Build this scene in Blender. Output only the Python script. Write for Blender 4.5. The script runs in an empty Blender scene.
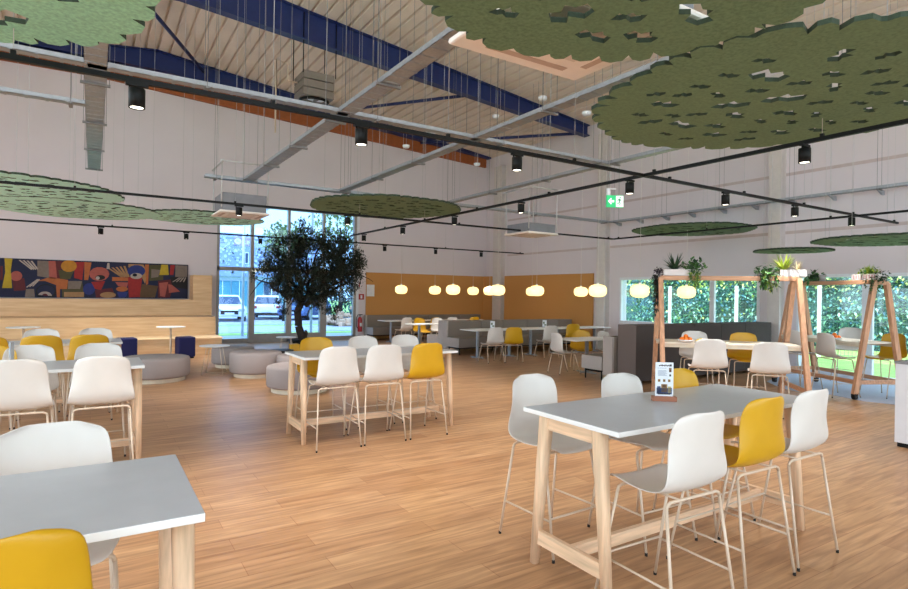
import bpy, bmesh, math, random
from math import sin, cos, pi, radians
from mathutils import Vector, Matrix
random.seed(7)
sc = bpy.context.scene
COL = sc.collection
# ------------------------------------------------------------------ camera numbers (surveyed from the room lines)
FPX = 570.0; EYE = 1.65; YAW = radians(32.4); ROLL = radians(.865)
FW = (sin(YAW), cos(YAW)); RT = (cos(YAW), -sin(YAW))
XR = 13.6; YF = 19.0          # inner faces of right wall and far wall

def at(u, d):                 # plan position at picture column u, d metres deep
    t = (u - 454) / FPX
    return (FW[0]*d + RT[0]*t*d, FW[1]*d + RT[1]*t*d)
def on_y(u, y):
    t = (u - 454) / FPX
    return y * (FW[0] + RT[0]*t) / (FW[1] + RT[1]*t)
def on_x(u, x):
    t = (u - 454) / FPX
    return x * (FW[1] + RT[1]*t) / (FW[0] + RT[0]*t)

# ------------------------------------------------------------------ materials
def lin(c):
    r = []
    for v in c:
        v /= 255.0
        r.append(v/12.92 if v <= .04045 else ((v+.055)/1.055)**2.4)
    return tuple(r) + (1,)
MATS = {}
def pm(name, rgb, rough=.5, metal=0.0, var=.06, scale=8.0, bump=0.0, stretch=None, emit=None, es=1.0, spec=None, trans=0.0):
    m = bpy.data.materials.new(name); m.use_nodes = True
    nt = m.node_tree; N = nt.nodes; L = nt.links
    b = N['Principled BSDF']; b.inputs['Roughness'].default_value = rough; b.inputs['Metallic'].default_value = metal
    if spec is not None: b.inputs['Specular IOR Level'].default_value = spec
    if trans: b.inputs['Transmission Weight'].default_value = trans
    tc = N.new('ShaderNodeTexCoord'); mp = N.new('ShaderNodeMapping'); nz = N.new('ShaderNodeTexNoise')
    if stretch: mp.inputs['Scale'].default_value = stretch
    nz.inputs['Scale'].default_value = scale; nz.inputs['Detail'].default_value = 4
    L.new(tc.outputs['Object'], mp.inputs[0]); L.new(mp.outputs[0], nz.inputs['Vector'])
    c = lin(rgb); cr = N.new('ShaderNodeValToRGB')
    cr.color_ramp.elements[0].position = .3; cr.color_ramp.elements[1].position = .7
    cr.color_ramp.elements[0].color = tuple(max(0, x*(1-var)) for x in c[:3]) + (1,)
    cr.color_ramp.elements[1].color = tuple(min(1, x*(1+var)) for x in c[:3]) + (1,)
    L.new(nz.outputs['Fac'], cr.inputs[0]); L.new(cr.outputs[0], b.inputs['Base Color'])
    if bump:
        bp = N.new('ShaderNodeBump'); bp.inputs['Strength'].default_value = bump; bp.inputs['Distance'].default_value = .01
        L.new(nz.outputs['Fac'], bp.inputs['Height']); L.new(bp.outputs[0], b.inputs['Normal'])
    if emit:
        b.inputs['Emission Color'].default_value = lin(emit); b.inputs['Emission Strength'].default_value = es
    MATS[name] = m
    return m
def wood(name, rgb, axis=0, var=.22, rough=.5, sc_=1.0):
    st = [14*sc_]*3; st[axis] = 1.1*sc_
    m = pm(name, rgb, rough, 0, var, 2.4, .06, tuple(st))
    return m
WHITE = pm('white_plastic', (218, 211, 205), .38, var=.02)
YELLOW = pm('mustard_plastic', (206, 156, 18), .4, var=.03)
TUBE = pm('beige_painted_steel', (212, 190, 168), .35, .1, var=.03)
CAPM = pm('black_rubber', (22, 20, 20), .6)
LAM = pm('grey_laminate', (188, 189, 194), .32, var=.03)
EDGE = pm('white_edging', (236, 234, 232), .45, var=.02)
ASH_Z = wood('pale_ash_upright', (226, 190, 156), 2)
ASH_X = wood('pale_ash_along', (226, 190, 156), 0)
ASH_Y = wood('pale_ash_across', (226, 190, 156), 1)
OAK_Z = wood('oak_upright', (204, 154, 120), 2)
OAK_X = wood('oak_beam', (204, 154, 120), 0)
BLACKM = pm('black_powder_coat', (9, 9, 10), .5, var=.1, spec=.25)
GALV = pm('galvanised_steel', (164, 168, 174), .4, .55, var=.1, scale=25)
GREYW = pm('wire_steel', (196, 194, 194), .4, .3)
WALLM = pm('white_wall_panel', (220, 210, 214), .65, var=.03, scale=.7)
CAPB = pm('rust_brown_trim', (158, 84, 38), .7, var=.12)
BLUE = pm('blue_beam_paint', (24, 42, 98), .45, var=.08)
COLM = pm('grey_column_paint', (212, 203, 199), .5, var=.04)
OCHRE = pm('ochre_felt_panel', (200, 142, 78), .85, var=.08, scale=60)
FELT_G = pm('olive_green_felt', (104, 128, 96), .95, var=.2, scale=42, bump=.3)
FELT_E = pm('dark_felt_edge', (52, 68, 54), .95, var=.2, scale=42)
FELT_M = pm('daylit_mint_felt', (184, 234, 222), .95, var=.12, scale=42, bump=.3)  # green felt lightened: daylight on the left panels put into the colour
FELT_P = pm('daylit_sage_felt', (150, 204, 174), .95, var=.18, scale=42, bump=.3)  # in-between tone, daylight on the top left panel put into the colour
FABP = pm('pouf_fabric', (160, 148, 146), .9, var=.07, scale=160, bump=.2)
FAB = pm('taupe_grey_fabric', (132, 120, 110), .9, var=.08, scale=160, bump=.2)
FABL = pm('window_lit_fabric', (176, 166, 160), .9, var=.07, scale=160, bump=.2)  # taupe fabric lightened: window light on the sofa ends put into the colour
FABD = pm('dark_taupe_fabric', (74, 65, 62), .92, var=.1, scale=160, bump=.2)
NAVY = pm('navy_fabric', (26, 28, 84), .85, var=.1, scale=120, bump=.2)
CREAM = pm('cream_plinth', (232, 218, 196), .5)
CABW = pm('cabinet_white', (226, 224, 228), .4, var=.02)
CABG = pm('grey_counter', (132, 132, 136), .4)
FRM = pm('grey_window_frame', (152, 146, 142), .4, .2)
FRW = pm('white_window_frame', (226, 228, 234), .4)
GLOW = pm('opal_lamp_glass', (255, 246, 206), .3, emit=(255, 228, 150), es=.9)
LENS = pm('lit_lamp_lens', (255, 250, 240), .3, emit=(255, 246, 228), es=4)
CORD = pm('white_cord', (225, 220, 214), .6)
RED = pm('red_enamel', (170, 28, 34), .35)
SOIL = pm('dark_soil', (40, 32, 26), .95, var=.3, scale=40)
BARK = pm('dark_bark', (46, 36, 30), .9, var=.35, scale=20, bump=.5)
OLIVE = pm('olive_leaf', (38, 46, 34), .6, var=.35, scale=3)
LEAF_D = pm('dark_leaf', (40, 70, 44), .5, var=.35, scale=9)
LEAF_M = pm('mid_leaf', (74, 122, 60), .5, var=.3, scale=9)
LEAF_Y = pm('yellow_green_leaf', (160, 176, 70), .5, var=.3, scale=9)
LEAF_P = pm('purple_dark_leaf', (52, 44, 56), .55, var=.35, scale=9)
STRAW = pm('dry_straw', (206, 186, 142), .8)
POTW = pm('white_pot', (222, 214, 212), .5)
POTG = pm('grey_pot', (170, 166, 164), .6)
ORANGE = pm('orange_peel', (236, 122, 28), .45, var=.1, scale=30)
BANANA = pm('banana_peel', (236, 200, 70), .5)
PEACH = pm('cassette_grille', (246, 236, 230), .6, var=.03)
FANG = pm('fan_unit_grey', (132, 122, 114), .5, .2)
CARPET = pm('blue_grey_carpet', (176, 184, 204), .75, var=.05, scale=30)

def floor_mat():
    m = bpy.data.materials.new('oak_plank_floor'); m.use_nodes = True
    nt = m.node_tree; N = nt.nodes; L = nt.links; b = N['Principled BSDF']
    tc = N.new('ShaderNodeTexCoord')
    br = N.new('ShaderNodeTexBrick'); br.inputs['Scale'].default_value = 1
    br.inputs['Brick Width'].default_value = 1.25; br.inputs['Row Height'].default_value = .19
    br.inputs['Mortar Size'].default_value = .0022; br.inputs['Bias'].default_value = 0
    br.inputs['Color1'].default_value = lin((180, 136, 98)); br.inputs['Color2'].default_value = lin((198, 156, 116))
    br.inputs['Mortar'].default_value = lin((160, 112, 78)); br.offset = .37
    L.new(tc.outputs['Object'], br.inputs['Vector'])
    mp = N.new('ShaderNodeMapping'); mp.inputs['Scale'].default_value = (1.2, 16, 1)
    nz = N.new('ShaderNodeTexNoise'); nz.inputs['Scale'].default_value = 1.6; nz.inputs['Detail'].default_value = 6
    nz.inputs['Distortion'].default_value = .6
    L.new(tc.outputs['Object'], mp.inputs[0]); L.new(mp.outputs[0], nz.inputs['Vector'])
    cr = N.new('ShaderNodeValToRGB'); cr.color_ramp.elements[0].position = .32; cr.color_ramp.elements[1].position = .68
    cr.color_ramp.elements[0].color = (.64, .58, .54, 1); cr.color_ramp.elements[1].color = (1.08, 1.06, 1.04, 1)
    L.new(nz.outputs['Fac'], cr.inputs[0])
    mx = N.new('ShaderNodeMix'); mx.data_type = 'RGBA'; mx.blend_type = 'MULTIPLY'; mx.inputs[0].default_value = 1
    L.new(br.outputs['Color'], mx.inputs[6]); L.new(cr.outputs[0], mx.inputs[7])
    L.new(mx.outputs[2], b.inputs['Base Color'])
    b.inputs['Roughness'].default_value = .36; b.inputs['Specular IOR Level'].default_value = .45
    bp = N.new('ShaderNodeBump'); bp.inputs['Strength'].default_value = .12; bp.inputs['Distance'].default_value = .004
    L.new(nz.outputs['Fac'], bp.inputs['Height']); L.new(bp.outputs[0], b.inputs['Normal'])
    return m
FLOOR = floor_mat()
def plank_mat(name, c1, c2, vertical=False, bw=1.4, rh=.22, knots=True, mortar=(150, 110, 78)):
    m = bpy.data.materials.new(name); m.use_nodes = True
    nt = m.node_tree; N = nt.nodes; L = nt.links; b = N['Principled BSDF']
    tc = N.new('ShaderNodeTexCoord')
    mp = N.new('ShaderNodeMapping'); mp.inputs['Scale'].default_value = (1.1, 4, 12)
    nz = N.new('ShaderNodeTexNoise'); nz.inputs['Scale'].default_value = 1.5; nz.inputs['Detail'].default_value = 6
    L.new(tc.outputs['Object'], mp.inputs[0]); L.new(mp.outputs[0], nz.inputs['Vector'])
    cr = N.new('ShaderNodeValToRGB'); cr.color_ramp.elements[0].position = .35; cr.color_ramp.elements[1].position = .7
    cr.color_ramp.elements[0].color = lin(c1); cr.color_ramp.elements[1].color = lin(c2)
    L.new(nz.outputs['Fac'], cr.inputs[0])
    vo = N.new('ShaderNodeTexVoronoi'); vo.inputs['Scale'].default_value = 2.6
    L.new(tc.outputs['Object'], vo.inputs['Vector'])
    r2 = N.new('ShaderNodeValToRGB'); r2.color_ramp.elements[0].position = .03; r2.color_ramp.elements[1].position = .07
    r2.color_ramp.elements[0].color = (.5, .38, .3, 1); r2.color_ramp.elements[1].color = (1, 1, 1, 1)
    L.new(vo.outputs['Distance'], r2.inputs[0])
    mx = N.new('ShaderNodeMix'); mx.data_type = 'RGBA'; mx.blend_type = 'MULTIPLY'; mx.inputs[0].default_value = 1
    L.new(cr.outputs[0], mx.inputs[6]); L.new(r2.outputs[0], mx.inputs[7])
    L.new(mx.outputs[2], b.inputs['Base Color']); b.inputs['Roughness'].default_value = .55
    return m
PINE = plank_mat('knotty_pine_panel', (222, 178, 132), (238, 200, 154))
def glass_mat(name='tinted_solar_glass', tint=(.56, .72, .90)):
    m = bpy.data.materials.new(name); m.use_nodes = True
    nt = m.node_tree; N = nt.nodes; L = nt.links
    N.remove(N['Principled BSDF']); out = N['Material Output']
    t = N.new('ShaderNodeBsdfTransparent'); g = N.new('ShaderNodeBsdfGlossy'); g.inputs['Roughness'].default_value = .02
    t.inputs[0].default_value = tint + (1,)
    nz = N.new('ShaderNodeTexNoise'); nz.inputs['Scale'].default_value = .5
    ma = N.new('ShaderNodeMath'); ma.operation = 'MULTIPLY'; ma.inputs[1].default_value = .1
    L.new(nz.outputs['Fac'], ma.inputs[0])
    mx = N.new('ShaderNodeMixShader'); L.new(ma.outputs[0], mx.inputs[0])
    L.new(t.outputs[0], mx.inputs[1]); L.new(g.outputs[0], mx.inputs[2]); L.new(mx.outputs[0], out.inputs[0])
    return m
GLASS = glass_mat(); GLASS2 = glass_mat('clear_side_glass', (.86, .95, 1.0))

# ------------------------------------------------------------------ mesh helpers
def add_box(bm, c, s, rz=0, mi=0, bev=0, taper=None):
    """box centre c, size s"""
    r = bmesh.ops.create_cube(bm, size=1)
    vs = r['verts']
    for v in vs:
        k = 1.0
        if taper and v.co.z < 0: v.co.x *= taper[0]; v.co.y *= taper[1]
        v.co = Vector((v.co.x*s[0], v.co.y*s[1], v.co.z*s[2]))
    fs = set(f for v in vs for f in v.link_faces)
    if bev:
        es = list(set(e for v in vs for e in v.link_edges))
        rr = bmesh.ops.bevel(bm, geom=es, offset=bev, segments=2, profile=.5, affect='EDGES')
        fs = set(rr['faces']) | set(f for v in rr['verts'] for f in v.link_faces)
        vs = list(set(v for f in fs for v in f.verts))
    for f in fs: f.material_index = mi
    M = Matrix.Translation(c) @ Matrix.Rotation(rz, 4, 'Z')
    for v in vs: v.co = M @ v.co
    return vs
def box2(bm, a, b, mi=0, bev=0):
    return add_box(bm, [(a[i]+b[i])/2 for i in range(3)], [abs(b[i]-a[i]) for i in range(3)], 0, mi, bev)
def add_tube(bm, pts, r, n=8, mi=0, r2=None, cap=True):
    pts = [Vector(p) for p in pts]; rings = []; up = None
    m = len(pts)
    for i, p in enumerate(pts):
        d = (pts[min(i+1, m-1)] - pts[max(i-1, 0)]).normalized()
        if up is None:
            up = Vector((0, 0, 1)) if abs(d.z) < .9 else Vector((1, 0, 0))
        x = d.cross(up).normalized(); y = x.cross(d).normalized(); up = y
        rr = r if r2 is None else r + (r2-r)*i/(m-1)
        rings.append([bm.verts.new(p + x*cos(2*pi*k/n)*rr + y*sin(2*pi*k/n)*rr) for k in range(n)])
    for a, b in zip(rings, rings[1:]):
        for k in range(n):
            f = bm.faces.new((a[k], a[(k+1) % n], b[(k+1) % n], b[k])); f.material_index = mi; f.smooth = True
    if cap:
        for rg in (rings[0][::-1], rings[-1]):
            f = bm.faces.new(rg); f.material_index = mi
def add_lathe(bm, prof, c=(0, 0, 0), n=32, mi=0, smooth=True):
    rings = []
    for r, z in prof:
        rings.append([bm.verts.new((c[0]+r*cos(2*pi*k/n), c[1]+r*sin(2*pi*k/n), c[2]+z)) for k in range(n)] if r > 1e-5
                     else [bm.verts.new((c[0], c[1], c[2]+z))])
    for a, b in zip(rings, rings[1:]):
        for k in range(n):
            if len(a) == 1 and len(b) == 1: continue
            if len(a) == 1: vs = (a[0], b[(k+1) % n], b[k])
            elif len(b) == 1: vs = (a[k], a[(k+1) % n], b[0])
            else: vs = (a[k], a[(k+1) % n], b[(k+1) % n], b[k])
            f = bm.faces.new(vs); f.material_index = mi; f.smooth = smooth
def prism(bm, pts, z0, z1, mi=0):
    a = [bm.verts.new((p[0], p[1], z0)) for p in pts]; b = [bm.verts.new((p[0], p[1], z1)) for p in pts]
    fs = [bm.faces.new(a[::-1]), bm.faces.new(b)]
    for i in range(len(a)):
        fs.append(bm.faces.new((a[i], a[(i+1) % len(a)], b[(i+1) % len(a)], b[i])))
    for f in fs: f.material_index = mi
def extr(bm, poly, origin, ax, ay, depth, mi=0):
    """polygon poly (2D) in plane origin+ax,ay extruded by vector depth"""
    o = Vector(origin); ax = Vector(ax); ay = Vector(ay); d = Vector(depth)
    a = [bm.verts.new(o + ax*p[0] + ay*p[1]) for p in poly]; b = [bm.verts.new(v.co + d) for v in a]
    fs = [bm.faces.new(a), bm.faces.new(b[::-1])]
    for i in range(len(a)):
        fs.append(bm.faces.new((a[i], b[i], b[(i+1) % len(a)], a[(i+1) % len(a)])))
    for f in fs: f.material_index = mi
def obj(name, bm, mats, parent=None, smooth=False, recalc=True):
    if recalc: bmesh.ops.recalc_face_normals(bm, faces=bm.faces)
    me = bpy.data.meshes.new(name); bm.to_mesh(me); bm.free()
    for m in (mats if isinstance(mats, (list, tuple)) else [mats]): me.materials.append(m)
    if smooth:
        for p in me.polygons: p.use_smooth = True
    o = bpy.data.objects.new(name, me); COL.objects.link(o)
    if parent: o.parent = parent
    return o
def tag(o, label, cat, group=None, kind=None):
    if label: o['label'] = label
    if cat: o['category'] = cat
    if group: o['group'] = group
    if kind: o['kind'] = kind
    return o
def thing(name, label, cat, loc=(0, 0, 0), rz=0, group=None):
    o = bpy.data.objects.new(name, None); COL.objects.link(o); o.empty_display_size = .1
    o.location = loc; o.rotation_euler = (0, 0, rz)
    return tag(o, label, cat, group)
def struct(name, bm, m):
    o = obj(name, bm, m); o['kind'] = 'structure'; return o
def dup(root, loc, rz, label, group=None, mat=None):
    kids = KIDS[root.name]
    r = root.copy(); COL.objects.link(r); r.location = loc; r.rotation_euler = (0, 0, rz)
    r['label'] = label
    if group: r['group'] = group
    KIDS[r.name] = []
    for ch, gs in kids:
        c = ch.copy(); COL.objects.link(c); c.parent = r; g2 = []
        if mat and c.name.split('.')[0] in mat: c.data = mat[c.name.split('.')[0]]
        for g in gs:
            d = g.copy(); COL.objects.link(d); d.parent = c; g2.append(d)
        KIDS[r.name].append((c, g2))
    return r
KIDS = {}
def B(): return bmesh.new()
def part(name, parent, m, boxes=(), **k):
    bm = B()
    for a, b in boxes: box2(bm, a, b, bev=k.get('bev', 0))
    return obj(name, bm, m, parent)
def wire(parent, x, y, z0, z1, r=.0028, m=None, name='suspension_wire'):
    bm = B(); add_tube(bm, [(x, y, z0), (x, y, z1)], r, 5)
    return obj(name, bm, m or GREYW, parent)
def deck_z(x): return 8.63 - .12*abs(x-1.5)

# ------------------------------------------------------------------ room shell
bm = B(); box2(bm, (-6.2, -5.2, -.2), (XR+.3, YF+.3, 0)); struct('floor', bm, FLOOR)
# carpet zone in front of the glazed doors
pts = [at(768, 11.4), at(783, 10.6), at(800, 10.2), at(832, 9.95), at(865, 9.35), at(895, 9.1), (9.9, 2.4), (10.4, .5), (XR-.02, .5), (XR-.02, 6.9)]
bm = B(); prism(bm, pts, .0005, .006); o = obj('entrance_carpet', bm, CARPET)
tag(o, 'pale blue-grey carpet zone with a curved edge in front of the glazed doors', 'carpet')

def wall_with_openings(name, axis, const, thick, a0, a1, z0, z1, ops, m):
    """axis 'x' wall at y=const spanning x a0..a1; ops = (a_lo, a_hi, z_lo, z_hi)"""
    cuts = sorted(set([a0, a1] + [o[0] for o in ops] + [o[1] for o in ops]))
    bm = B()
    for c0, c1 in zip(cuts, cuts[1:]):
        mid = (c0+c1)/2; zz = [(z0, z1)]
        for o in ops:
            if o[0] <= mid <= o[1]:
                nz = []
                for s0, s1 in zz:
                    if o[2] > s0: nz.append((s0, min(o[2], s1)))
                    if o[3] < s1: nz.append((max(o[3], s0), s1))
                zz = nz
        for s0, s1 in zz:
            if axis == 'x': box2(bm, (c0, const, s0), (c1, const+thick, s1))
            else: box2(bm, (const, c0, s0), (const+thick, c1, s1))
    return struct(name, bm, m)
WX0, WX1 = 3.27, 7.92
wall_with_openings('wall_back', 'x', YF, .3, -6.2, XR+.3, 0, 8.7, [(WX0, WX1, .06, 4.45)], WALLM)
RW0, RW1 = on_x(760, XR), 11.98
DW1, DW0 = on_x(797, XR), 2.2
wall_with_openings('wall_right', 'y', XR, .3, -5.2, YF, 0, 7.4, [(RW0, RW1, .85, 2.24), (DW0, DW1, .06, 2.22)], WALLM)
wall_with_openings('wall_left', 'y', -6.2, .3, -5.2, YF, 0, 8, [(-4.5, 4, .3, 6.4), (4.4, 14.5, .3, 6.4)], WALLM)  # unseen wall, openings made oversize to raise the hall's ambient light
wall_with_openings('wall_front', 'x', -5.2, .3, -6.2, XR+.3, 0, 8.7, [(-5.6, 3.5, .3, 6.4), (4, 12.8, .3, 6.4)], WALLM)  # unseen rear wall, opened up likewise to let in more sky light
# profiled roof deck, ribs running away from the windows
bm = B(); prof = []
x = -6.2
while x < XR+.3:
    zz = deck_z(x)
    for dx, dz in ((0, 0), (.235, 0), (.25, .07), (.293, .07)): prof.append((x+dx, deck_z(x+dx)+dz))
    x += .31
a = [bm.verts.new((p[0], -5.2, p[1])) for p in prof]; b = [bm.verts.new((p[0], YF+.3, p[1])) for p in prof]
at_ = [bm.verts.new((p[0], -5.2, deck_z(p[0])+.25)) for p in prof]; bt_ = [bm.verts.new((p[0], YF+.3, deck_z(p[0])+.25)) for p in prof]
for i in range(len(a)-1):
    bm.faces.new((a[i], a[i+1], b[i+1], b[i])); bm.faces.new((at_[i], bt_[i], bt_[i+1], at_[i+1]))
    bm.faces.new((a[i], at_[i], at_[i+1], a[i+1])); bm.faces.new((b[i], b[i+1], bt_[i+1], bt_[i]))
struct('ceiling', bm, pm('beige_steel_deck', (222, 206, 190), .6, var=.07, scale=1.2))
# rust brown band under the end beam
bm = B()
extr(bm, [(-6, 7.55), (0, 7.62), (XR-.15, 6.82), (XR-.15, 7.22), (0, 8.1), (-6, 8.0)], (0, YF-.12, 0), (1, 0, 0), (0, 0, 1), (0, .12, 0))
struct('trim_1', bm, CAPB)
for i, (z, s) in enumerate(((3.2, 1), (4.55, 1))):      # panel joints of the right wall
    bm = B(); box2(bm, (XR-.006, -5, z-.035), (XR, 17.6, z+.035)); struct('trim_%d' % (i+2), bm, pm('joint_strip_%d' % i, (198, 180, 178), .6))

def ibeam(name, label, y, x0, x1, zb, w=.24):
    bm = B()
    xs = [x0, 1.5, x1]
    def zbot(x): return zb(x)
    for k in range(2):
        xa, xb = xs[k], xs[k+1]
        za, zb_ = zbot(xa), zbot(xb)
        for yy0, yy1, lo, hi in ((y-w/2, y+w/2, 0, .03), (y-.012, y+.012, .03, None), (y-w/2, y+w/2, None, None)):
            if lo is None:
                poly = [(xa, deck_z(xa)-.03), (xb, deck_z(xb)-.03), (xb, deck_z(xb)), (xa, deck_z(xa))]
            else:
                ha = (hi + za) if hi else deck_z(xa)-.03; hb = (hi + zb_) if hi else deck_z(xb)-.03
                poly = [(xa, za+lo), (xb, zb_+lo), (xb, hb), (xa, ha)]
            extr(bm, poly, (0, yy0, 0), (1, 0, 0), (0, 0, 1), (0, yy1-yy0, 0))
    o = obj(name, bm, BLUE); return tag(o, label, 'beam', 'blue roof beams')
def zb(x): return (7.82 - .082*(x-1.5)) if x > 1.5 else 7.82 - .05*(1.5-x)
def ze(x): return (8.0 - .072*(x-1.5)) if x > 1.5 else 8.05
ibeam('roof_beam', 'blue steel roof beam running along the top of the far window wall', YF-.26, -6.1, XR-.1, ze)
ibeam('roof_beam', 'blue steel roof beam crossing the hall above the fan unit, nearest one in view', 13.35, -6.1, XR-.1, zb)
# diagonal braces
def brace(p, q, label):
    bm = B(); add_tube(bm, [p, q], .05, 8); tag(obj('roof_brace', bm, BLUE), label, 'brace', 'blue roof braces')
brace((.2, 13.5, 8.3), (2.75, 18.6, 8.25), 'blue diagonal tube brace near the ridge behind the top left green panel')
brace((13.3, 13.5, 6.95), (10.3, 18.7, 7.3), 'blue thin brace running from the right wall towards the corner column')
brace((9.3, 13.4, 7.4), (6.6, 18.6, 7.75), 'blue thin brace under the deck between the two blue beams')
# steel columns
def column(x0, x1, y0, y1, label, h=6.9):
    bm = B(); box2(bm, (x0, y0, 0), (x1, y0+.02, h)); box2(bm, (x0, y1-.02, 0), (x1, y1, h)); box2(bm, ((x0+x1)/2-.01, y0, 0), ((x0+x1)/2+.01, y1, h))
    box2(bm, (x0, y0+.02, 0), (x0+.015, y1-.02, h)); tag(obj('steel_column', bm, COLM), label, 'column')
column(XR-.22, XR, 17.75, 18.25, 'grey steel column in the room corner between the two ochre panels', 6.7)
column(XR-.22, XR, 12.4, 12.75, 'grey steel column right of the second ochre panel, behind the exit sign', 6.75)
column(XR-.22, XR, 7.08, 7.36, 'grey steel column between the long window and the glazed doors')

# ochre acoustic panels
def ochre(boxes, label):
    bm = B()
    for p, q in boxes: box2(bm, p, q)
    tag(obj('ochre_wall_covering', bm, OCHRE), label, 'wall covering')
ochre([((8.3, YF-.05, 0), (XR-.12, YF, 2.4)), ((XR-.17, 18.35, 0), (XR-.12, YF-.05, 2.4))], 'ochre brown acoustic wall panel behind the far bench, wrapping into the corner')
ochre([((XR-.05, 13.05, 0), (XR, 17.7, 2.4))], 'ochre brown acoustic wall panel on the right wall beside the column')

# ------------------------------------------------------------------ windows
def frame_bars(name, bars, m, glass, gm=None):
    bm = B()
    for p, q in bars: box2(bm, p, q)
    o = struct(name, bm, m)
    g = B(); box2(g, *glass); go = obj('window_pane', g, gm or GLASS, o)
    return o
H = 4.45
bars = [((WX0, YF-.02, .0), (WX0+.08, YF+.12, H)), ((WX1-.1, YF-.02, .0), (WX1, YF+.12, H)), ((WX0, YF-.02, H-.08), (WX1, YF+.12, H)), ((WX0, YF-.02, .0), (WX1, YF+.12, .14)),
        ((4.24, YF-.06, 0), (4.42, YF+.12, 2.36)), ((4.29, YF-.02, 2.3), (4.39, YF+.12, H)), ((5.48, YF-.02, 0), (5.56, YF+.12, H)), ((6.6, YF-.06, 0), (6.82, YF+.12, 2.36)), ((6.68, YF-.02, 2.3), (6.76, YF+.12, H)),
        ((WX0, YF-.02, 2.3), (WX1, YF+.12, 2.42)), ((4.42, YF-.04, .1), (6.6, YF+.1, .28)), ((5.44, YF-.05, .1), (5.62, YF+.12, 2.4))]
frame_bars('window_1', bars, FRM, ((WX0+.05, YF+.06, .1), (WX1-.05, YF+.07, H-.05)))
bm = B(); box2(bm, (WX1-.0, YF-.015, 0), (WX1+.1, YF, H)); struct('trim_4', bm, FRW)
def side_window(name, y0, y1, z0, z1, mull, m):
    bars = [((XR-.02, y0, z0), (XR+.14, y0+.07, z1)), ((XR-.01, y1-.05, z0), (XR+.08, y1, z1)), ((XR-.02, y0, z1-.07), (XR+.14, y1, z1)), ((XR-.02, y0, z0), (XR+.14, y1, z0+.09))]
    for a, w in mull: bars.append(((XR-.01, a-w/2, z0), (XR+.07, a+w/2, z1)))
    frame_bars(name, bars, m, ((XR+.06, y0+.03, z0+.03), (XR+.07, y1-.03, z1-.03)), GLASS2)
side_window('window_2', RW0, RW1, .85, 2.24, [(on_x(712, XR), .13)], FRW)
side_window('window_3', DW0, DW1, .0, 2.22, [(on_x(867.5, XR), .2)], FRW)
for nm, ax in (('oversize_window_4', 0), ('oversize_window_5', 1), ('oversize_window_6', 2), ('oversize_window_7', 3)):  # unseen frames for the oversize openings that brighten the hall
    bm = B()
    if ax < 2:
        y0, y1 = ((-4.5, 4), (4.4, 14.5))[ax]
        for k in range(6):
            yy = y0 + (y1-y0)*k/5; box2(bm, (-6.15, yy-.04, .3), (-6.05, yy+.04, 6.4))
        for z in (.3, 2.3, 4.36, 6.34): box2(bm, (-6.15, y0, z), (-6.05, y1, z+.06))
    else:
        x0, x1 = ((-5.6, 3.5), (4, 12.8))[ax-2]
        for k in range(6):
            xx = x0 + (x1-x0)*k/5; box2(bm, (xx-.04, -5.1, .3), (xx+.04, -5.0, 6.4))
        for z in (.3, 2.3, 4.36, 6.34): box2(bm, (x0, -5.1, z), (x1, -5.0, z+.06))
    struct(nm, bm, FRM)

# ------------------------------------------------------------------ bleacher and mural
b_ = thing('wooden_bleacher', 'knotty pine stepped seating along the far wall under the colourful mural', 'bleacher', (0, 17, 0))
for nm, p, q in (('lower_tier', (-5.8, -1.1, 0), (2.89, .0, .41)), ('middle_tier', (-5.8, 0, 0), (2.92, 1.25, .93)),
                 ('upper_panel', (-5.8, 1.25, 0), (2.5, 1.98, 1.38)), ('end_block', (2.5, 1.25, 0), (3.02, 1.98, 2.11))):
    bm = B(); box2(bm, p, q, bev=.006); obj(nm, bm, PINE, b_)
bm = B(); box2(bm, (-5.8, -1.13, .41), (2.92, 0, .44), bev=.006); obj('seat_board', bm, wood('light_board', (240, 208, 164), 0, .08), b_)
# mural: flat patchwork canvas
MC = {k: pm('mural_'+k, tuple(int(v*.8) for v in c), .75, var=.1, scale=14) for k, c in dict(
    navy=(28, 34, 74), black=(24, 20, 26), orange=(214, 118, 60), salmon=(206, 104, 92), red=(186, 44, 42), maroon=(112, 34, 42),
    yellow=(226, 190, 44), brown=(112, 82, 52), grey=(150, 132, 120), tan=(200, 150, 100), blue=(44, 58, 138), pale=(214, 196, 184), olive=(92, 84, 48), gold=(226, 150, 40)).items()}
MN = list(MC)
bm = B(); MZ0, MZ1 = 1.40, 2.43; MX0, MX1 = -3.6, 2.45
box2(bm, (MX0, YF-.05, MZ0), (MX1, YF-.02, MZ1), mi=MN.index('navy'))
def mq(col, pts, k=1):       # pts in picture coordinates of the wall, placed as a flat patch
    P = []
    for u, v in pts:
        t = (u-454)/FPX; x = on_y(u, YF-.05); d = (x*FW[0] + (YF-.05)*FW[1])
        yy = (-(u-454)*sin(ROLL) + (v-294.5)*cos(ROLL))
        P.append((x, max(MZ0, min(MZ1, EYE - yy/FPX*d))))
    extr(bm, P, (0, YF-.05, 0), (1, 0, 0), (0, 0, 1), (0, -.0012*k, 0), MN.index(col))
def ell(u, v, a, b, n=14, t0=0, t1=2*pi): return [(u+a*cos(t0+(t1-t0)*i/n), v-b*sin(t0+(t1-t0)*i/n)) for i in range(n)]
mq('yellow', [(4, 258), (12, 258.6), (10.5, 270), (12, 288), (2, 288), (5, 272)], 3)
mq('maroon', [(12, 280), (24, 278), (26, 290), (14, 291)]); mq('salmon', ell(16, 276, 6, 5), 2); mq('maroon', [(0, 266), (2.5, 266), (2.5, 280), (0, 280)])
for i in range(4): mq('pale', [(18+i*4, 260+.3*i), (20+i*4, 260+.3*i), (32+i*2, 269), (31+i*2, 270)], 2)
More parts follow.
